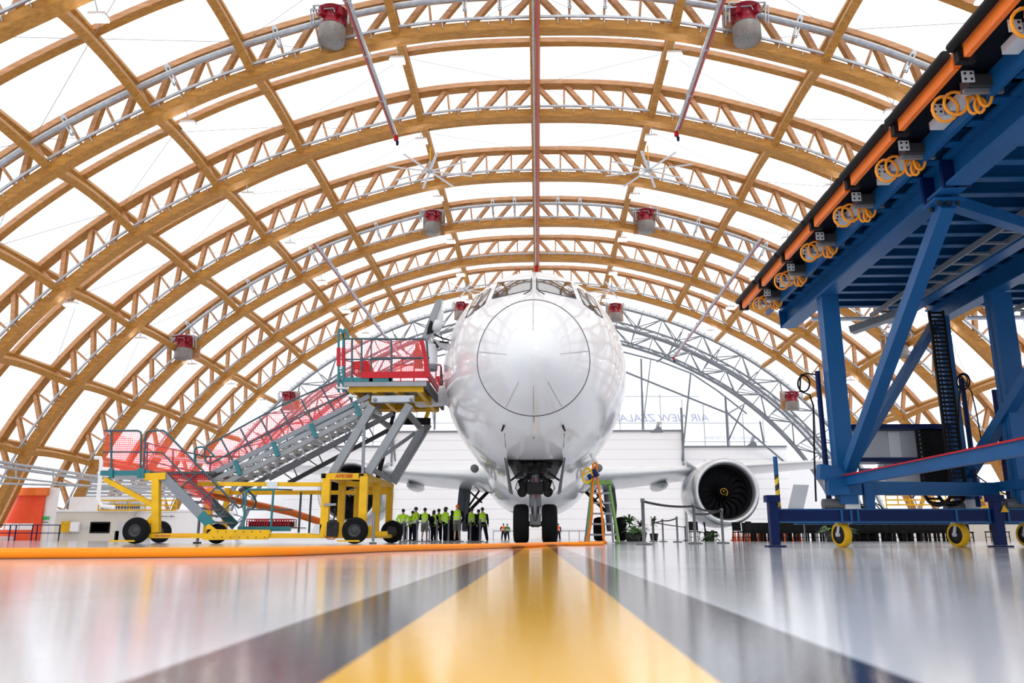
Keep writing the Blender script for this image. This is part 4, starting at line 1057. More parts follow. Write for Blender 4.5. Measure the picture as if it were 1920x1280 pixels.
# two supply cables from the belly to the floor
YC = 20.9
for i, L_ in enumerate(([(1111, 868), (1113, 880), (1112, 905), (1110, 930), (1110, 960), (1106, 990), (1101, 1010), (1099, 1017.5), (1085, 1018.6)], [(1118, 867), (1119, 885), (1121, 905), (1125, 930), (1128, 960), (1130, 985), (1131, 1005), (1134, 1016), (1137, 1018.6), (1120, 1018.8), (1100, 1018.8)])):
    pts = [W(x, y, YC) for x, y in L_]
    for p in pts: p.z = max(p.z, .035)
    o = thing('supply_cable', ['orange supply cable hanging from the belly, left one beside the yellow coil', 'orange supply cable hanging from the belly, right one crossing the ladder'][i], 'cable', pts[-2], 'orange supply cables')
    MB().tube(smooth(pts), .032, 10).build('cable', M['cable'], o)
    cpt = [(1103, 889), (1109, 897)] if i == 0 else [(1113, 879), (1120, 893)]
    MB().tube([W(x, y, YC - .05) for x, y in cpt], [.05, .075], 10).build('connector', M['navy'], o)
pts = []
for q in range(49):
    a = q / 48 * 2 * PI * 2.5; rx = 9 + (q % 7) * .12; pts.append(W(1101 + rx * math.cos(a) * (.95 + .05 * math.sin(q)), 891 + 15 * math.sin(a) * (.92 + .08 * math.cos(q * .7)), YC - .02 - .001 * q))
pts += [W(1110, 880, YC), W(1113, 868, YC)]
tag(MB().tube(pts, .024, 8).build('coiled_cable', M['yellow'], None, pts[0]), 'yellow cable coil hanging under the belly left of the ladder top', 'cable')
MB().lathe([(0, -.05), (.15, -.04), (.17, 0), (.15, .05), (0, .06)], W(1113, 860, YC + .15), (1, -.2, .5), 16).build('supply_socket', M['lgrey'], ac)

# ================================================================ PEOPLE
def skinmesh(name, pts, edges, m_, parent, sub=1):
    me = bpy.data.meshes.new(name); me.from_pydata([p[:3] for p in pts], edges, []); ob = bpy.data.objects.new(name, me); COL.objects.link(ob); ob.parent = parent
    md = ob.modifiers.new('skin', 'SKIN'); md.use_smooth_shade = True
    for i, p in enumerate(pts):
        sv = me.skin_vertices[0].data[i]; r = p[3]; sv.radius = r if isinstance(r, tuple) else (r, r); sv.use_root = (i == 0)
    s = ob.modifiers.new('sub', 'SUBSURF'); s.levels = sub; s.render_levels = sub
    me.materials.append(m_); return ob
def person(px, Y, h, label, top=M['hiviz'] if 0 else 'hiviz', style='vest', legs='long', face=0, arms='front', spread=.1, lean=0, head='hair', bag=False, grp='visitors in hi-vis clothing around the left main gear'):
    x = W(px, 1000, Y).x; s = h / 1.75
    t = thing('person', label, 'person', (x, Y, 0), grp); t.rotation_euler = (0, 0, face); t.scale = (s, s, s)
    hp_ = .93; sw = .19
    hd = V(lean * .25, .02, 1.63)
    A = {'front': ((.24, -.03, 1.15), (.12, .20, 1.12)), 'side': ((.27, .0, 1.14), (.29, .05, .88)), 'hip': ((.36, -.05, 1.18), (.20, .0, .98)), 'pocket': ((.30, -.06, 1.15), (.22, .05, .92))}[arms]
    pts = [(0, 0, hp_, (.14, .11)), (0, 0, 1.12, (.13, .10)), (lean * .12, 0, 1.32, (.16, .11)), (lean * .15, 0, 1.44, (.10, .08)), (lean * .2, .01, 1.52, (.055, .055)), (hd.x, hd.y, 1.60, (.075, .09)), (hd.x, hd.y, 1.70, (.072, .088))]
    edges = [(0, 1), (1, 2), (2, 3), (3, 4), (4, 5), (5, 6)]
    def lx(z): return lean * .12
    for sg in (-1, 1):
        k = len(pts); e, w_ = A
        pts += [(sg * sw + lx(0), 0, 1.40, (.06, .06)), (sg * e[0] + lx(0), e[1], e[2], (.042, .042)), (sg * w_[0] + lx(0), w_[1], w_[2], (.03, .03))]
        edges += [(3, k), (k, k + 1), (k + 1, k + 2)]
        hw = Vector(w_[:3]); ev = Vector(e); dr_ = (Vector((sg * hw.x, hw.y, hw.z)) - Vector((sg * ev.x, ev.y, ev.z))).normalized(); base = Vector((sg * hw.x + lx(0), hw.y, hw.z))
        kp = len(pts); pm = base + dr_ * .07; pts.append((*pm, (.032, .018))); edges.append((k + 2, kp))
        perp = dr_.orthogonal().normalized()
        for fi in range(4):
            o_ = perp * (fi - 1.5) * .02; ln_ = (.07, .085, .08, .06)[fi]; a_ = pm + o_ + dr_ * .03; c_ = a_ + dr_ * ln_ * .6 + dr_.cross(perp) * .015
            kk = len(pts); pts += [(*a_, (.010, .010)), (*c_, (.008, .008))]; edges += [(kp, kk), (kk, kk + 1)]
        a_ = pm + perp * .045 - dr_ * .01; kk = len(pts); pts.append((*a_, (.010, .010))); edges.append((kp, kk))
        k = len(pts); fx_ = spread * sg
        pts += [(sg * .09, 0, .86, (.095, .095)), (sg * .09 + fx_ * .5, .02, .48, (.062, .062)), (sg * .09 + fx_, -.02, .09, (.042, .042)), (sg * .09 + fx_, .12, .035, (.042, .03))]
        edges += [(0, k), (k, k + 1), (k + 1, k + 2), (k + 2, k + 3)]
    skinmesh('body', pts, edges, M['skin'], t, 1)
    def loft(name, rings, m_, par=t):
        rows = []
        for cx, cy, cz, rx, ry in rings: rows.append([V(cx + rx * math.cos(2 * PI * j / 16), cy + ry * math.sin(2 * PI * j / 16), cz) for j in range(16)])
        b = MB(); b.grid(rows, True, True); b.add(rows[0], [list(range(16))]); b.add(rows[-1], [list(range(16))])
        me = bpy.data.meshes.new(name); me.from_pydata(b.v, [], b.f); me.polygons.foreach_set('use_smooth', b.sm); me.materials.append(m_); o = bpy.data.objects.new(name, me); COL.objects.link(o); o.parent = par; return o
    L = lean
    tm = M[top]
    under = M['cloth'] if style == 'vest' else tm
    loft('vest' if style == 'vest' else 'jacket', [(0, 0, .84, .205, .15), (0, 0, .95, .20, .15), (L * .05, 0, 1.1, .195, .145), (L * .1, 0, 1.3, .225, .15), (L * .13, 0, 1.42, .205, .13), (L * .16, .0, 1.50, .09, .08)], tm)
    for z in (1.0, 1.14): loft('reflective_band', [(L * .05, 0, z, .202, .153), (L * .05, 0, z + .05, .205, .155)], M['band'])
    for sg in (-1, 1):
        e, w_ = A; S = V(sg * (sw + .01) + lx(0), 0, 1.42); E = V(sg * e[0] + lx(0), e[1], e[2]); H = V(sg * w_[0] + lx(0), w_[1], w_[2])
        b = MB().tube([S, E, H], [.085, .065, .05], 10); me = bpy.data.meshes.new('sleeve'); me.from_pydata(b.v, [], b.f); me.polygons.foreach_set('use_smooth', b.sm); me.materials.append(under); o = bpy.data.objects.new('sleeve', me); COL.objects.link(o); o.parent = t
    lm = M['gcloth'] if legs == 'shorts' else M['cloth']
    b = MB()
    for sg in (-1, 1):
        fx_ = spread * sg
        L3 = [V(sg * .09, 0, .92), V(sg * .09 + fx_ * .5, .02, .50)] if legs == 'shorts' else [V(sg * .09, 0, .92), V(sg * .09 + fx_ * .5, .02, .48), V(sg * .09 + fx_, -.01, .08)]
        b.tube(L3, [.125, .095] if legs == 'shorts' else [.125, .095, .075], 12)
    b.lathe([(0, .84), (.17, .85), (.185, .95), (.17, 1.0)], (0, 0, 0), (0, 0, 1), 16)
    me = bpy.data.meshes.new('trousers'); me.from_pydata(b.v, [], b.f); me.polygons.foreach_set('use_smooth', b.sm); me.materials.append(lm); o = bpy.data.objects.new('shorts' if legs == 'shorts' else 'trousers', me); COL.objects.link(o); o.parent = t
    b = MB()
    for sg in (-1, 1): fx_ = sg * .09 + spread * sg; b.grid(blob(fx_, .06, .045, .055, .15, .05, 12, 8), True, True)
    me = bpy.data.meshes.new('shoes'); me.from_pydata(b.v, [], b.f); me.materials.append(M['black']); o = bpy.data.objects.new('shoes', me); COL.objects.link(o); o.parent = t
    if head:
        b = MB(); b.grid(blob(hd.x, hd.y - .015, 1.685, .098, .112, .105 if head == 'hair' else .085, 14, 10), True, True)
        if head == 'long': b.grid(blob(hd.x, hd.y - .05, 1.6, .10, .08, .16, 14, 10), True, True)
        me = bpy.data.meshes.new('hair'); me.from_pydata(b.v, [], b.f); me.polygons.foreach_set('use_smooth', b.sm); me.materials.append(M['orange'] if head == 'bald' else M['hair']); o = bpy.data.objects.new('cap' if head == 'bald' else 'hair', me); COL.objects.link(o); o.parent = t
    # face
    b = MB(); b.grid(blob(hd.x, hd.y + .10, 1.63, .014, .02, .022, 8, 6), True, True); me = bpy.data.meshes.new('nose'); me.from_pydata(b.v, [], b.f); me.materials.append(M['skin']); o = bpy.data.objects.new('nose', me); COL.objects.link(o); o.parent = t
    for sg in (-1, 1):
        b = MB(); b.grid(blob(hd.x + sg * .032, hd.y + .085, 1.655, .011, .008, .007, 8, 6), True, True); me = bpy.data.meshes.new('eye'); me.from_pydata(b.v, [], b.f); me.materials.append(M['black']); o = bpy.data.objects.new('eye', me); COL.objects.link(o); o.parent = t
        b = MB(); b.grid(blob(hd.x + sg * .082, hd.y, 1.64, .012, .02, .03, 8, 6), True, True); me = bpy.data.meshes.new('ear'); me.from_pydata(b.v, [], b.f); me.materials.append(M['skin']); o = bpy.data.objects.new('ear', me); COL.objects.link(o); o.parent = t
    b = MB(); b.box((hd.x, hd.y + .088, 1.592), (.04, .006, .008)); me = bpy.data.meshes.new('mouth'); me.from_pydata(b.v, [], b.f); me.materials.append(M['ppipe']); o = bpy.data.objects.new('mouth', me); COL.objects.link(o); o.parent = t
    if bag:
        b = MB(); b.grid(blob(0, -.2, 1.2, .16, .11, .22, 14, 10), True, True); me = bpy.data.meshes.new('backpack'); me.from_pydata(b.v, [], b.f); me.materials.append(M['cloth']); o = bpy.data.objects.new('backpack', me); COL.objects.link(o); o.parent = t
    return t
person(755, 46, 1.72, 'person in a yellow-green hi-vis jacket and dark trousers, leftmost of the group', style='jacket', arms='hip', face=.3, spread=.03)
person(773, 48.5, 1.70, 'person half hidden behind the bright jacket at the left of the group', style='jacket', arms='pocket', face=.5, spread=.03)
person(779, 46, 1.82, 'person in a bright hi-vis jacket with dark trousers, turned to the left', style='jacket', arms='front', face=1.2, spread=.02, head='hair')
person(796, 46, 1.78, 'person in hi-vis vest over dark sleeves with bare calves, hands in front', legs='shorts', arms='front', spread=.04)
person(813, 46.5, 1.68, 'person with a dark backpack standing left of the vest and dark trousers', arms='side', face=-.4, head='long', bag=True, spread=.02)
person(822, 47.5, 1.78, 'person in hi-vis vest and dark trousers, hands on hips, mid group', arms='hip', spread=.04)
person(835, 46, 1.84, 'person in a hi-vis jacket with curly dark hair facing right', style='jacket', arms='pocket', face=-1.0, head='long', spread=.02)
person(847, 48, 1.70, 'person partly hidden behind the tall person in shorts', arms='side', spread=.03)
person(857, 45, 1.92, 'tall person with orange cap, hi-vis vest and grey shorts', legs='shorts', arms='pocket', head='bald', spread=.03)
person(884, 46, 1.78, 'person in hi-vis vest directly in front of the left main gear leg', arms='pocket', spread=.05)
person(897, 47.5, 1.74, 'person with dark clothing and vest between two others by the gear', arms='front', face=.5, spread=.02)
person(905, 45.5, 1.78, 'person in hi-vis vest at the right end of the group, legs apart', arms='side', spread=.16, lean=-.1)
person(944, 92, 1.75, 'person in orange vest far behind, left of the nose wheels', top='ovest', grp=None, arms='hip')
person(951, 91, 1.70, 'person in dark green far behind, beside the orange vest', top='leaf', grp=None, style='jacket', arms='side')
person(1047, 92, 1.75, 'person in red-orange vest far behind, right of the nose wheels', top='ovest', grp=None, arms='side')
person(1270, 62, 1.7, 'person in dark clothes seated area far behind the stanchions', top='cloth', grp=None, style='jacket', arms='side') if 0 else None
# ================================================================ BARRIER STANCHIONS
def stan(px, ytop, Y, lab, grp, h=None):
    x = W(px, 1000, Y).x; zt_ = W(px, ytop, Y).z
    t = thing('barrier_post', lab, 'stanchion', (x, Y, 0), grp)
    MB().lathe([(0, .0), (.17, .0), (.175, .03), (.05, .05), (.035, .07), (.035, zt_ - .08), (.045, zt_ - .08), (.045, zt_), (0, zt_)], (x, Y, 0), (0, 0, 1), 18).build('post', M['hub'], t)
    return t, V(x, Y, zt_ - .06)
def belt(a, c_, lab, sag=.04, m_=None):
    pts = [a.lerp(c_, i / 8) - V(0, 0, sag * 4 * (i / 8) * (1 - i / 8)) for i in range(9)]
    b = MB()
    for i in range(8): b.bar(pts[i], pts[i + 1], .012, .05)
    tag(b.build('barrier_belt', m_ or M['black'], None, a), lab, 'barrier belt', 'retractable barrier belts')
R_ = [(1207, 934, 17.5, 'tall chrome barrier post nearest the ladder on the right of the nose'), (1303, 944, 20.2, 'chrome barrier post in front of the right engine, left one'), (1355, 953, 22.5, 'chrome barrier post in front of the right engine, right one'),
      (1270, 968, 30, 'small barrier post left of the right engine, rightmost of three'), (1243, 973, 34, 'small barrier post left of the right engine, middle of three'), (1224, 976, 37, 'small barrier post left of the right engine, leftmost of three'), (1285, 986, 48, 'far thin barrier post under the right engine')]
tops = [stan(*r[:4], 'barrier posts right of the nose')[1] for r in R_]
belt(tops[0], tops[1], 'black belt between the two nearest posts on the right', .05); belt(tops[1], tops[2], 'black belt crossing the right engine inlet', .06); belt(tops[3], tops[4], 'black belt between the small posts left of the right engine', .04)
belt(tops[4], tops[5], 'short black belt at the farthest small posts', .03); belt(tops[1] - V(0, 0, .18), tops[2] - V(0, 0, -.02), 'lower black belt rising to the right post by the engine', .05); belt(tops[6], tops[5], 'thin far belt under the right engine', .02)
LP = [(736, 975), (757, 976), (763, 984), (782, 974), (800, 975), (805, 990), (819, 974), (841, 973), (862, 973), (882, 975), (900, 973)]
lt = []
for i, (px, yt) in enumerate(LP):
    Y = 34 if yt < 980 else 40
    lt.append(stan(px, yt, Y, 'chrome barrier post in front of the hi-vis group, %s from the left' % ORD[i], 'barrier posts before the group')[1])
for i, (a, c_) in enumerate(((0, 1), (1, 3), (3, 4))): belt(lt[a], lt[c_], 'grey belt at the left end of the group of visitors, %s' % ['first span', 'second span', 'third span'][i], .05, M['steel'])
# far low railing behind the nose wheels
for i, (x0, x1) in enumerate(((925, 990), (1048, 1105))):
    a = W(x0, 1000, 95); c_ = W(x1, 1000, 95); t = thing('safety_rail', ['far low railing left of the nose wheels', 'far low railing right of the nose wheels'][i], 'railing', (a.x, 95, 0))
    MB().bar(V(a.x, 95, 1.0), V(c_.x, 95, 1.0), .08).build('rail', M['hub'], t)
    for k in range(4): x = a.x + (c_.x - a.x) * k / 3; MB().bar((x, 95, 0), (x, 95, 1), .07).build('rail_post', M['hub'], t)
# ================================================================ BLUE DOCK
dk = thing('maintenance_dock', 'tall blue steel maintenance dock on castors filling the right side', 'maintenance dock', (6, 12.5, 0))
BX, CX = 4.56, 7.15; ZB = 3.85
def D(a, c_, w, h, nm, m_=None, par=None): return MB().bar(V(*a), V(*c_), w, h).build(nm, m_ or M['blue'], par or dk)
def ibeam(a, c_, w, h, nm, m_=None, t=.035, par=None, side=(1, 0, 0)):
    a = V(*a); c_ = V(*c_); b = MB(); d_ = (c_ - a).normalized(); up = V(0, 0, 1)
    b.bar(a + up * (h / 2 - t / 2), c_ + up * (h / 2 - t / 2), w, t); b.bar(a - up * (h / 2 - t / 2), c_ - up * (h / 2 - t / 2), w, t); b.bar(a, c_, t, h)
    return b.build(nm, m_ or M['blue'], par or dk)
YF, YN = 14.4, 1.6
# longitudinal beams
ibeam((BX, YN, ZB + .15), (BX, YF, ZB + .15), .26, .34, 'longitudinal_beam')
ibeam((CX, YN, ZB + .15), (CX, YF, ZB + .15), .24, .30, 'longitudinal_beam')
ibeam((CX - .75, YN, ZB + .2), (CX - .75, YF, ZB + .2), .2, .3, 'longitudinal_beam')
ibeam((9.6, YN, ZB + .15), (9.6, YF, ZB + .15), .24, .30, 'longitudinal_beam')
D((BX, YF - .02, ZB - .02), (BX, YF + .02, ZB + .32), .3, .02, 'end_plate')
for y in (8.3, 8.75): MB().box((BX, y, ZB + .15), (.3, .05, .34)).build('web_stiffener', M['navy'], dk)
# joists and deck
y = 2.2; i = 0
while y < YF:
    ibeam((4.3, y, ZB + .36), (11.5, y, ZB + .36), .12, .16, 'joist', M['blue'], .02); y += .44; i += 1
MB().box2((3.9, YN, ZB + .47), (11.5, YF, ZB + .52)).build('deck_board', M['deck'], dk)
D((4.2, YN, ZB + .34), (4.2, YF, ZB + .34), .06, .22, 'edge_channel')
# sliding flap units along the edge
EX = 3.80; EZ = 4.27; pitch = 1.33
k = 0; y = 14.55
MB().bar((EX + .0, YN, EZ + .05), (EX + .0, YF + .2, EZ + .05), .05, .16).build('orange_edge_rail', M['orange'], dk)
while y > 3.0:
    y0 = y - pitch
    u = thing('sliding_flap', 'black and orange sliding edge flap on the dock deck, %s from its far end' % ORD[k], 'dock flap', (EX, y0, EZ), 'sliding edge flaps of the dock')
    MB().tube([V(EX - .09, y0 + .08, EZ + .10), V(EX - .09, y - .03, EZ + .10)], .05, 10).build('rubber_bumper', M['black'], u)
    MB().bar((EX - .02, y0 + .06, EZ + .0), (EX - .02, y - .14, EZ + .0), .05, .11).build('orange_bar', M['orange'], u)
    MB().box((EX + .01, y - .05, EZ + .02), (.16, .08, .16)).build('bumper_end', M['black'], u)
    MB().box2((EX + .16, y0 + .2, EZ - .13), (EX + .42, y0 + .36, EZ - .02)).build('slide_box', M['rim'], u)
    MB().box2((EX + .14, y0 + .26, EZ - .17), (EX + .5, y0 + .30, EZ - .13)).build('slide_rail', M['alu'], u)
    MB().box2((EX + .14, y0 + .72, EZ - .12), (EX + .5, y0 + .76, EZ - .06)).build('slide_rail', M['alu'], u)
    MB().box2((EX + .22, y0 + .42, EZ - .10), (EX + .36, y0 + 1.1, EZ - .02)).build('slide_tube', M['lgrey'], u)
    for q in (.14, .72):
        pl_ = MB().box((EX + .12, y0 + q, EZ - .08), (.11, .012, .11)).build('holed_plate', M['lgrey'], u)
        for a in (-1, 1):
            for c_ in (-1, 1): MB().lathe([(.013, -.002), (0, -.002)], V(EX + .12 + a * .028, y0 + q - .007, EZ - .08 + c_ * .028), (0, 1, 0), 8).build('bolt_hole', M['black'], pl_)
    bb = MB()
    for q, (dx, r_, dz) in enumerate(((.09, .11, .0), (.17, .10, .03), (.30, .04, -.02), (.33, .035, -.05), (.36, .05, .02))):
        c_ = V(EX + dx, y0 + .5 - .05 * q, EZ - .18 + dz); pts = [c_ + V(r_ * math.cos(a), .05 * math.sin(a * .5), (r_ * 1.2 if r_ > .06 else r_ * 2.2) * math.sin(a)) for a in [2 * PI * j / 14 for j in range(14)]]
        bb.tube(pts, .016, 6, True)
    bb.build('orange_cable_loop', M['strap'], u)
    y = y0; k += 1
# columns
def column(x, y, nm='column', w=.26, m_=None, z0=.62):
    b = MB(); b.box2((x - w / 2, y - .11, z0), (x - w / 2 + .03, y + .11, ZB)); b.box2((x + w / 2 - .03, y - .11, z0), (x + w / 2, y + .11, ZB)); b.box2((x - w / 2, y - .02, z0), (x + w / 2, y + .02, ZB)); b.box2((x - w / 2, y - .125, z0), (x + w / 2, y - .10, ZB))
    return b.build(nm, m_ or M['blue'], dk)
column(4.60, 12.5); column(7.22, 12.45, w=.30); column(7.05, 13.95, w=.2, m_=M['blue']); column(9.9, 12.5); column(4.62, 1.9); 
# braces
D((4.62, 12.3, 1.15), (4.58, 8.6, 3.75), .16, .16, 'diagonal_brace')
D((4.7, 12.6, 1.15), (6.95, 14.0, 3.75), .13, .13, 'diagonal_brace', M['blue'])
D((7.1, 13.8, 1.15), (7.1, 9.4, 3.85), .16, .16, 'diagonal_brace')
D((7.4, 12.6, 1.25), (9.8, 12.5, 3.3), .12, .12, 'diagonal_brace')
D((4.6, 8.6, 3.78), (7.1, 10.1, 3.78), .14, .14, 'horizontal_brace')
MB().box((4.58, 8.65, 3.78), (.34, .30, .03)).build('gusset_plate', M['blue'], dk)
b = MB()
for dx in (-.1, 0, .1):
    for dy in (-.1, .08): b.lathe([(0, -.03), (.025, -.03), (.025, .03)], V(4.58 + dx, 8.65 + dy, 3.75), (0, 0, 1), 8)
b.build('bolt_head', M['dark'], dk)
# rails low down
D((4.6, 12.4, .96), (4.6, 4.2, .96), .1, .14, 'side_rail'); MB().bar((4.53, 12.4, 1.035), (4.53, 4.2, 1.035), .012, .02).build('red_hose', M['red'], dk)
D((4.6, 12.5, .86), (7.05, 12.9, .86), .1, .2, 'cross_rail'); D((7.1, 13.6, .9), (7.1, 4.5, .9), .1, .14, 'side_rail')
MB().bar((4.6, 12.45, 1.04), (4.2, 12.45, 1.10), .2, .22).build('hinge_bracket', M['blue'], dk)
D((7.2, 12.5, 1.6), (9.9, 12.5, 1.6), .1, .12, 'cross_rail')
MB().bar((4.45, 12.4, .98), (4.45, 12.4, .75), .3, .16).build('hinge_bracket', M['blue'], dk)
# base beams
ibeam((3.55, 12.5, .455), (12.5, 12.5, .455), .16, .20, 'base_beam', M['navy'] if 0 else M['blue'], .02)
MB().box2((3.55, 12.43, .365), (12.5, 12.47, .545)).build('base_web', M['navy'], dk)
b = MB()
for x in (4.48, 4.62, 4.72, 6.15, 6.62, 6.75, 6.9, 7.3, 7.45): b.box((x, 12.42, .455), (.03, .03, .17))
b.build('base_stiffener', M['blue'], dk)
ibeam((4.3, 14.1, .455), (12.5, 14.1, .455), .16, .20, 'base_beam', M['blue'], .02)
# lower sleeves and grey gear boxes at the column feet
for x, yy in ((4.63, 12.5), (7.05, 13.8), (7.3, 12.5)):
    MB().box((x, yy, .92), (.32, .28, .34)).build('column_sleeve', M['blue'], dk)
    MB().box((x + .02, yy, .66), (.22, .22, .22)).build('gearbox', M['lgrey'], dk)
    MB().tube([V(x - .38, yy, .62), V(x - .08, yy, .62)], .085, 14).build('drive_motor', M['hub'], dk)
D((4.93, 12.5, .55), (4.93, 12.5, 1.15), .14, .1, 'short_post')
# jacking feet
for x in (3.47, 6.72):
    MB().bar((x, 12.4, .03), (x, 12.4, .74), .13, .13).build('jack_leg', M['navy'] if x < 4 else M['navy'], dk)
    MB().box((x, 12.4, .70), (.20, .18, .10)).build('jack_head', M['navy'], dk); MB().box((x, 12.4, .015), (.26, .22, .025)).build('jack_foot', M['navy'], dk)
MB().prism([V(6.74, 12.31, .50), V(6.86, 12.31, .50), V(6.80, 12.31, .60)], (0, .01, 0)).build('warning_triangle', M['yellow'], dk)
b = MB(); b.bar((7.80, 12.36, .5), (7.80, 12.36, .40), .04, .01); b.bar((7.80, 12.36, .41), (7.94, 12.36, .41), .01, .04); b.bar((7.93, 12.36, .40), (7.93, 12.36, .47), .03, .01); b.build('yellow_hook', M['yellow'], dk)
# castors
for x, yy in ((4.52, 12.6), (6.28, 12.7), (7.25, 12.6), (9.3, 12.6)):
    c_ = thing('castor', 'x', 'x', (x, yy, 0)); del c_['label']; del c_['category']; c_.parent = dk; c_.location = V(x, yy, 0) - dk.location
    ax_ = (.95, .31, 0); cc = V(x, yy, .18)
    MB().lathe([(.13, -.055), (.165, -.055), (.18, -.035), (.183, 0), (.18, .035), (.165, .055), (.13, .055)], cc, ax_, 32).build('tread', M['yellow'], c_)
    MB().lathe([(0, -.04), (.04, -.05), (.13, -.05), (.13, .05), (.04, .05), (0, .04)], cc, ax_, 24).build('wheel_core', M['dark'], c_)
    b = MB(); u_ = V(*ax_).normalized() * .075
    for s_ in (-1, 1): b.bar(cc + u_ * s_, cc + u_ * s_ + V(.04, 0, .17), .05, .012, tuple(u_))
    b.box(cc + V(.04, 0, .175), (.2, .16, .02)); b.lathe([(0, -.09), (.03, -.09), (.03, .09), (0, .09)], cc, ax_, 10); b.build('fork', M['lgrey'], c_)
# black and yellow bollard post, tilted grey panel
p = W(1453, 957, 12.5); q = W(1453, 856, 12.5); q2 = W(1453, 890, 12.5)
MB().tube([V(q.x, 12.5, .54), V(q.x, 12.5, q2.z)], .032, 10).build('striped_post', M['hazard'], dk); MB().tube([V(q.x, 12.5, q2.z), V(q.x, 12.5, q.z)], .032, 10).build('post_top', M['blue'], dk)
MB().prism([W(*c_, 12.45) for c_ in ((1488, 908), (1517, 909), (1506, 957), (1477, 957))], (0, .015, 0)).build('tilted_panel', M['lgrey'], dk)
# electrical cabinet
cb = MB().box2((5.25, 14.0, 1.42), (6.78, 14.5, 1.92)).build('electrical_cabinet', M['lgrey'], dk)
D((5.1, 14.0, 1.95), (6.9, 14.0, 1.95), .5, .08, 'cabinet_frame', M['navy']); D((5.1, 14.0, 1.40), (6.9, 14.0, 1.40), .5, .07, 'cabinet_frame', M['navy']); D((5.18, 14, 1.4), (5.18, 14, 1.98), .08, .1, 'cabinet_frame')
MB().box2((5.85, 14.05, .95), (6.75, 14.3, 1.36)).build('lower_cabinet', M['lgrey'], dk)
MB().box2((6.5, 13.9, .9), (6.85, 14.2, 2.0)).build('cable_cover', M['black'], dk)
MB().box2((5.95, 13.985, 1.44), (6.15, 13.998, 1.90)).build('cabinet_strip', M['white'], cb)
MB().prism([W(*c_, 13.5) for c_ in ((1603, 914), (1634, 914), (1622, 928), (1616, 928))], (0, .02, 0)).build('grey_bracket', M['alu'], dk)
# energy chain with U turn
CY = 13.2
def chain(pts, nm):
    P_ = []
    for i in range(len(pts) - 1):
        L_ = (pts[i + 1] - pts[i]).length; n_ = max(1, int(L_ / .07))
        for j in range(n_): P_.append(pts[i].lerp(pts[i + 1], j / n_))
    b = MB()
    for i in range(len(P_) - 1):
        d_ = (P_[i + 1] - P_[i]); c_ = (P_[i] + P_[i + 1]) / 2
        for s_ in (-.11, .11): b.bar(P_[i] + V(s_, 0, 0), P_[i + 1] + V(s_, 0, 0), .035, .05, (0, 1, 0) if abs(d_.z) > abs(d_.y) else (0, 0, 1))
        b.bar(c_ - V(.11, 0, 0), c_ + V(.11, 0, 0), .034, .034)
    return b.build(nm, M['black'], dk)
x1, x2 = 6.62, 6.22
za = .60
x2 = 6.44
pts = [V(x1, CY, 3.8), V(x1, CY, .95)] + [V((x1 + x2) / 2 + (x1 - x2) / 2 * math.cos(a), CY + .28 - .28 * math.cos(a), .90 - .26 * math.sin(a)) for a in [PI * j / 8 for j in range(9)]] + [V(x2, CY + .56, .95), V(x2, CY + .56, 1.95)]
chain(pts, 'energy_chain')
# hanging poles with looped cables
for x, yy, zz, z0 in ((4.43, 12.75, 2.70, .62), (7.08, 13.55, 2.72, .62), (7.5, 13.4, 2.5, .62)):
    MB().tube([V(x, yy, z0), V(x, yy, zz)], .04, 10).build('thin_pole', M['navy'], dk)
def loopc(cx, cy, Y, rx, ry, tail, nm='looped_cable', r=.014, m_=None):
    pts = [W(cx + rx * math.cos(a), cy + ry * math.sin(a), Y) for a in [-.6 - 2 * PI * 1.25 * j / 26 for j in range(27)]] + [W(*t_, Y) for t_ in tail]
    MB().tube(pts, r, 6).build(nm, m_ or M['black'], dk)
loopc(1507, 719, 12.7, 11, 15, [(1500, 733), (1518, 740), (1525, 760), (1527, 860), (1530, 940)])
loopc(1806, 715, 13.4, 12, 15, [(1800, 735), (1797, 760), (1799, 860)]); loopc(1806, 714, 13.3, 8, 12, [(1822, 735), (1832, 780), (1846, 860)], r=.01)
MB().tube([W(*c_, 12.7) for c_ in ((1528, 702), (1515, 700), (1500, 703))], .012, 6).build('looped_cable', M['black'], dk)
for i, L_ in enumerate((((1594, 918), (1600, 935), (1615, 946), (1630, 940), (1634, 920)), ((1593, 922), (1598, 940), (1620, 952), (1636, 935), (1632, 915)), ((1634, 915), (1640, 935), (1632, 955)), ((1636, 940), (1650, 948), (1660, 957)), ((1630, 948), (1640, 945), (1652, 957)), ((1596, 915), (1604, 945), (1628, 950)), ((1706, 912), (1704, 925), (1710, 933), (1716, 925), (1714, 912)), ((1805, 870), (1850, 905), (1920, 947)), ((1610, 872), (1612, 885), (1620, 882), (1616, 895)))):
    MB().tube(smooth([W(*c_, 12.9) for c_ in L_], 4), .010, 5).build('loose_cable', M['black'], dk)
# cable ladder and lights under the deck
b = MB()
for s_ in (-.18, .18): b.bar((6.1 + s_, YN, ZB + .12), (6.1 + s_, YF - .3, ZB + .12), .03, .08)
y = 2.0
while y < YF - .3: b.bar((5.92, y, ZB + .10), (6.28, y, ZB + .10), .04, .03); y += .42
b.build('cable_ladder', M['steel'], dk)
b = MB()
for s_ in (-.15, .15): b.bar((8.4 + s_, YN, ZB + .12), (8.4 + s_, YF - .3, ZB + .12), .03, .08)
y = 2.0
while y < YF - .3: b.bar((8.25, y, ZB + .10), (8.55, y, ZB + .10), .04, .03); y += .42
b.build('cable_ladder', M['steel'], dk)
MB().tube([V(4.95, 14.3, ZB + .12), V(6.5, 14.3, ZB + .12)], .04, 8).build('light_tube', M['tube'], dk); MB().tube([V(7.7, 14.3, ZB + .12), V(9.2, 14.3, ZB + .12)], .04, 8).build('light_tube', M['tube'], dk)
MB().bar((5.6, 14.2, ZB - .12), (6.3, 13.6, ZB + .05), .2, .12).build('steel_hatch', M['steel'], dk)

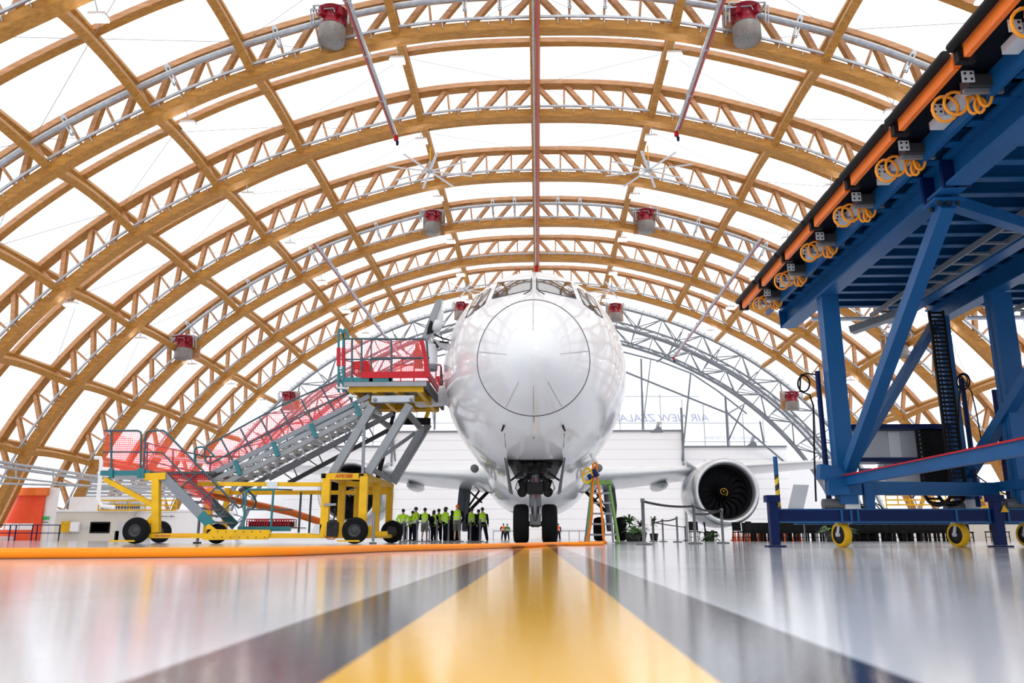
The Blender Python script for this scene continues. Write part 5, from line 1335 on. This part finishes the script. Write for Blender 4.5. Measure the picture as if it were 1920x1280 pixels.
# ================================================================ CHAIRS, PLANTS AND FAR THINGS ON THE RIGHT
ch0 = None
b = MB(); b.box((0, 0, .45), (.46, .44, .05)); b.box((0, .21, .72), (.44, .04, .42), Matrix.Rotation(-.15, 3, 'X'))
for sx_ in (-.2, .2): b.bar((sx_, -.2, 0), (sx_, -.18, .45), .03); b.bar((sx_, .2, 0), (sx_, .2, .9), .03)
b.bar((-.2, .2, .2), (.2, .2, .2), .025); b.bar((-.2, -.2, .2), (.2, -.2, .2), .025)
chm = b.build('folding_chair', M['chair'])
first = True
RW = ['front', 'second', 'third', 'fourth', 'rear']
for r_ in range(5):
    Y = 43 + r_ * 1.15; x0 = W(1402, 1000, Y).x + (r_ % 2) * .2; x1 = W(1830, 1000, Y).x; n_ = 26
    for k in range(n_):
        c_ = chm if first else chm.copy()
        if not first: COL.objects.link(c_)
        first = False
        c_.location = (x0 + (x1 - x0) * k / n_, Y, 0); c_.rotation_euler = (0, 0, random.uniform(-.06, .06))
        tag(c_, 'black chair in the %s seating row behind the blue dock, %s from the left' % (RW[r_], ORD[k]), 'chair', 'black chairs in rows')
for i, px in enumerate((1302, 1330, 1384, 1396, 1860, 1880, 1872)):
    c_ = chm.copy(); COL.objects.link(c_); Y = 40 + (i % 3); c_.location = (W(px, 1000, Y).x, Y, 0); c_.rotation_euler = (0, 0, i * 1.3)
    tag(c_, ['loose black chair under the right engine, left one', 'loose black chair under the right engine, right one', 'loose black chair left of the striped post foot, first', 'loose black chair left of the striped post foot, second', 'loose black chair at the far right by the cream wall, left', 'loose black chair at the far right by the cream wall, right', 'loose black chair at the far right by the cream wall, middle'][i], 'chair', 'loose black chairs')
def plant(px, ytop, Y, lab, kind='palm', w=1.0, white=False):
    x = W(px, 1000, Y).x; h = W(px, ytop, Y).z; t = thing('potted_plant', lab, 'plant', (x, Y, 0), 'potted plants')
    MB().lathe([(0, 0), (.2, 0), (.28, .45), (.24, .45), (.22, .35), (0, .35)], (x, Y, 0), (0, 0, 1), 16).build('pot', M['pot'], t)
    rnd = random.Random(px)
    b = MB(); top = V(x, Y, h * (.62 if kind == 'palm' else .45))
    MB().tube([V(x, Y, .3), top], .04, 6).build('stem', M['leaf'], t)
    for i in range(26 if kind == 'palm' else 50):
        a = rnd.uniform(0, 2 * PI); L_ = rnd.uniform(.5, 1) * w * .6; up = rnd.uniform(.0, 1)
        s_ = top if kind == 'palm' else top + V(rnd.uniform(-.3, .3), rnd.uniform(-.3, .3), rnd.uniform(-.2, .3)) * w
        d_ = V(math.cos(a), math.sin(a), 0); pts = [s_, s_ + d_ * L_ * .5 + V(0, 0, up * h * .35), s_ + d_ * L_ + V(0, 0, up * h * .38 - .15)]
        side = d_.cross(V(0, 0, 1)) * (.07 if kind == 'palm' else .10)
        b.grid([[pts[0] - side * .3, pts[0] + side * .3], [pts[1] - side, pts[1] + side], [pts[2], pts[2] + side * .1]])
    b.build('foliage', M['leaf'], t)
    if white:
        b = MB()
        for i in range(60): b.grid(blob(x + rnd.uniform(-.5, .5), Y + rnd.uniform(-.3, .3), rnd.uniform(.5, h), .06, .06, .06, 6, 4), True, True)
        b.build('blossom', M['flower'], t)
plant(1181, 962, 46, 'tall bushy potted palm just right of the ladder', 'palm', 1.3)
plant(1192, 988, 44, 'white flowering plant in a pot between ladder and barrier post', 'bush', 1.1, True)
plant(1204, 972, 50, 'potted palm behind the nearest barrier post', 'palm', 1.0)
plant(1226, 965, 52, 'thin sparse potted tree behind the small barrier posts', 'palm', .6)
plant(1329, 1000, 44, 'low dark potted shrub below the right engine', 'bush', .9)
plant(1559, 982, 38, 'potted palm beside the leftmost yellow castor', 'palm', 1.6)
plant(1582, 988, 39, 'second potted palm right of the leftmost yellow castor', 'palm', 1.2)
plant(1662, 986, 46, 'potted fern in the middle of the seating rows', 'palm', 1.5)
plant(1692, 988, 46, 'smaller potted fern right of the middle one', 'palm', 1.1)
# orange bunting behind the chairs
for i in range(14):
    Y = 50; x = W(1375 + i * 9.5, 1000, Y).x
    c_ = MB().lathe([(.2, 0), (.2, .04), (.12, .05), (.03, .62), (0, .62)], (x, Y, 0), (0, 0, 1), 12).build('traffic_cone', M['ovest'], None, (x, Y, 0)); tag(c_, 'small orange cone in the line behind the chairs, %s from the left' % ORD[i], 'traffic cone', 'orange cones behind the chairs')
tb = thing('folding_table', 'light table behind the blue dock foot, left of the chairs', 'table', (W(1480, 1000, 36).x, 36, 0))
xx = W(1480, 1000, 36).x; MB().box((xx, 36, .86), (1.5, .6, .05)).build('tabletop', M['hub'], tb)
for s_ in (-.65, .65): MB().bar((xx + s_, 36, 0), (xx + s_, 36, .85), .05).build('leg', M['hub'], tb)
# dark stage box
a = W(1608, 984, 47); c_ = W(1648, 984, 47); o = MB().box2((a.x, 47.5, 0), (c_.x, 49, a.z + .2)).build('stage_block', M['chair'], None, (a.x, 47.5, 0)); tag(o, 'dark draped block standing among the black chairs', 'stage')
MB().bar((a.x + .2, 47.45, a.z + .15), (c_.x - .2, 47.45, a.z + .15), .05, .1).build('front_edge', M['seam'], o)
# cream building at far right
def wallbox(name, x0, x1, yt, Y, d, m_, lab, cat, kids=()):
    a = W(x0, yt, Y); c_ = W(x1, yt, Y); t = thing(name, lab, cat, ((a.x + c_.x) / 2, Y, 0))
    MB().box2((a.x, Y, 0), (c_.x, Y + d, a.z)).build('wall', m_, t); MB().box2((a.x - .1, Y - .1, a.z), (c_.x + .1, Y + d, a.z + .18)).build('roof_edge', M['bwhite'], t)
    for nm, mm, (u0, u1, v0, v1) in kids:
        p = W(u0, v1, Y); q = W(u1, v0, Y); MB().box2((p.x, Y - .06, max(p.z, 0)), (q.x, Y + .02, q.z)).build(nm, mm, t)
    return t
wallbox('site_cabin', 1790, 1990, 968, 62, 4, M['beige'], 'cream cabin at the far right seen under the blue dock beam', 'cabin', [('door', M['black'], (1700 + 100, 1815, 985, 1017))])
wallbox('site_cabin', 1640, 1790, 962, 75, 4, M['bwhite'], 'white cabin with dark openings behind the chair rows', 'cabin', [('opening', M['seam'], (1694, 1704, 975, 1017)), ('opening', M['seam'], (1725, 1730, 975, 1017)), ('banner', M['blue'], (1742, 1790, 970, 980))])
def gantry(px0, px1, y0, y1, Y, lab):
    a = W(px0, y0, Y); c_ = W(px1, y1, Y); t = thing('yellow_gantry', lab, 'gantry', (a.x, Y, 0), 'far yellow gantries')
    for z in (a.z, (a.z + c_.z) / 2, c_.z): MB().bar((a.x, Y, z), (c_.x, Y, z), .12, .12).build('rail', M['yellow'], t)
    for k in range(6): x = a.x + (c_.x - a.x) * k / 5; MB().bar((x, Y, 0 if (k in (0, 5) and Y < 67) else c_.z), (x, Y, a.z), .08).build('post', M['yellow'], t)
gantry(1660, 1775, 928, 946, 66, 'yellow railed gantry seen through the foot of the blue dock')
gantry(1800, 1960, 925, 950, 60, 'yellow railed gantry at the right picture edge')
gantry(186, 330, 938, 956, 69.5, 'yellow railing on the roof of the cream cabin at the left')
# ================================================================ LEFT BACKGROUND
DL = 76
a = W(-140, 914, DL); c_ = W(106, 914, DL)
b = MB(); b.box2((a.x, DL, 0), (c_.x, DL + .6, a.z)); wl_ = struct(b.build('wall_left', M['bwhite'], None, (a.x, DL, 0)))
d1_ = thing('x', 'x', 'x', (W(20, 1017, DL).x, DL - .15, 0)); d1_.name = 'door_1'; del d1_['label']; del d1_['category']; struct(d1_)
p = W(-140, 925, DL); q = W(71, 1017, DL); MB().box2((p.x, DL - .15, 0), (q.x, DL - .03, p.z)).build('door_curtain', M['door'], d1_)
p = W(-140, 915, DL); q = W(92, 929, DL); MB().box2((p.x, DL - .6, q.z), (q.x, DL - .03, p.z)).build('roller_housing', M['orange'], d1_)
p = W(71, 928, DL); q = W(75, 1017, DL); p.x = W(71, 1017, DL).x; MB().box2((p.x, DL - .3, 0), (q.x, DL - .03, p.z)).build('door_guide', M['door'], d1_)
for x0, x1 in ((-8, 9), (13, 37), (40, 63)):
    p = W(x0, 981, DL); q = W(x1, 993, DL); MB().box2((p.x, DL - .2, q.z), (q.x, DL - .13, p.z)).build('door_window', M['bwhite'], d1_)
for i, x in enumerate((83.5, 90)):
    p = W(x, 971, DL); o = MB().box(p + V(0, -.08, 0), (.28, .08, .28)).build('exit_sign', mat('exit_green_%d' % i, (.02, .5, .12), .4), None, p); tag(o, 'small green exit sign beside the orange door, %s' % ('left' if i == 0 else 'right'), 'sign')
p = W(76, 978, DL); q = W(88, 1017, DL); o = struct(MB().box2((p.x, DL - .05, 0), (q.x, DL - .02, p.z)).build('door_7', M['bwhite'], None, (p.x, DL, 0)))
MB().box2((p.x + .1, DL - .1, p.z - .1), (q.x - .1, DL - .05, p.z)).build('door_frame', M['steel'], o)
# blue railing
t = thing('safety_railing', 'blue railing in front of the orange door at the left edge', 'railing', W(60, 1017, 66)); 
for y in (984, 999, 1015): MB().bar(W(-40 if y < 1000 else -40, y, 66), W(114, y, 66), .07).build('rail', M['navy'], t)
for x in (-20, 20, 31, 62, 71, 113): MB().bar(W(x, 984, 66), V(W(x, 984, 66).x, 66, 0), .07).build('rail_post', M['navy'], t)
cab = wallbox('site_cabin', 106, 240, 959, 70, 5, M['beige'], 'long cream cabin with a dark red window left of the stair', 'cabin', [('window', M['black'], (168, 207.5, 978, 999)), ('window_pane', M['redwin'], (171, 205, 981, 996)), ('door', M['lgrey'], (217, 235, 979, 1016)), ('door_opening', M['black'], (214, 224, 995, 1017)), ('switch_box', M['lgrey'], (156, 165, 986, 991))])
wallbox('site_cabin', 240, 400, 959, 71.5, 5, M['bwhite'], 'white workshop cabin behind the yellow column of the stair', 'cabin', [('window', M['black'], (292, 301, 973, 998)), ('door', M['lgrey'], (262, 285, 975, 1016))])
lt_ = textmesh('cabin_lettering', 'Tool store office', .2, M['seam'], None, W(298, 969, 71.3), (PI / 2, 0, 0), .02, 0, 'LEFT'); tag(lt_, 'small grey lettering on the white workshop cabin wall', 'lettering')
o = MB().box2(W(128, 957, 73), W(310, 933, 75)).build('plant_room', M['bwhite'], None, W(200, 957, 73)); tag(o, 'white plant room standing on top of the left cabins', 'plant room')
for i, (x0, x1) in enumerate(((174, 184), (190, 224), (226, 250))):
    p = W((x0 + x1) / 2, 953, 69.6); wd = (W(x1, 950, 69.6) - W(x0, 950, 69.6)).length
    t = thing('air_unit', ['round-grilled air unit on the cream cabin roof, leftmost', 'black louvred air unit on the cream cabin roof, middle', 'grey tall air unit on the cream cabin roof, right'][i], 'air unit', (p.x, 71.0, W(150, 959, 70).z + .18))
    z0 = W(150, 959, 70).z + .18; MB().box2((p.x - wd / 2, 70.8, z0), (p.x + wd / 2, 71.6, z0 + .55 + .2 * i)).build('housing', M['lgrey'], t)
    b = MB()
    if i == 0: b.lathe([(0, -.03), (.2, -.03), (.22, 0)], V(p.x, 70.78, z0 + .3), (0, 1, 0), 16)
    else:
        for k in range(6): b.box((p.x - wd / 2 + wd * (k + .5) / 6, 70.77, z0 + .3), (wd / 12, .04, .4))
    b.build('grille', M['seam'], t)
p = W(122, 985, 69.5); o = MB().box(p + V(0, .2, -.1), (.8, .3, .9)).build('wall_cupboard', M['yellow'], None, p); tag(o, 'yellow cupboard on the end of the cream cabin', 'cupboard')
MB().box(p + V(.75, .2, -.1), (.7, .28, .8)).build('cupboard_door', M['bwhite'], o)
# galvanised walkway pipes and roof-edge louvres far left
t = thing('service_pipes', 'bundle of galvanised pipes running along the left side above the cabins', 'pipes', (-46, 40, 4))
for i, (a_, b2) in enumerate((((0, 866), (200, 896)), ((0, 874), (190, 902)), ((0, 893), (300, 925)), ((0, 906), (300, 915)))):
    MB().tube([W(*a_, 62), W(*b2, 75)], .13 if i < 2 else .08, 8).build('pipe', M['galv'], t)
for x in (30, 100, 170): MB().bar(W(x, 866 + x * .15, 64 + x * .06), W(x, 890 + x * .15, 64 + x * .06), .1).build('pipe_hanger', M['galv'], t)
for i in range(7):
    y = 886 + i * 7; t = MB().bar(W(160, y + 3, 82), W(420, y + 8 - i, 90), .1, .28).build('louvre_slat', M['galv']); tag(t, 'thin grey horizontal louvre slat behind the left cabins, %s from the top' % ORD[i], 'louvre', 'louvre slats at the left')
# white downpipe by the landing
t = MB().tube([W(*c_, 60) for c_ in ((178, 858), (188, 858), (190, 866), (184, 935), (190, 948), (215, 951))], .15, 8).build('vent_pipe', M['bwhite'], None, W(184, 935, 60)); tag(t, 'white vent pipe bending down left of the stair landing', 'pipe')
# fixed yellow reel left far + concrete plinth of arches
for k, d in enumerate(DS[3:], 3):
    for sgn in (-1, 1):
        o = MB().box((sgn * 47.1, d * HC, .6), (2.2, 1.8, 1.2)).build('concrete_footing', M['beige'], None, (sgn * 47.1, d * HC, 0)); tag(o, 'concrete footing under the %s end of the arch %s' % ('left' if sgn < 0 else 'right', nth[k].split(',')[0]), 'footing', 'arch footings')
# side perimeter kerb walls
for sgn in (-1, 1):
    o = struct(MB().box2((sgn * 48.6, -14, 0), (sgn * 49.0, YG, .35)).build('trim_%d' % (1 if sgn < 0 else 2), M['bwhite'], None, (sgn * 48.8, 50, 0)))
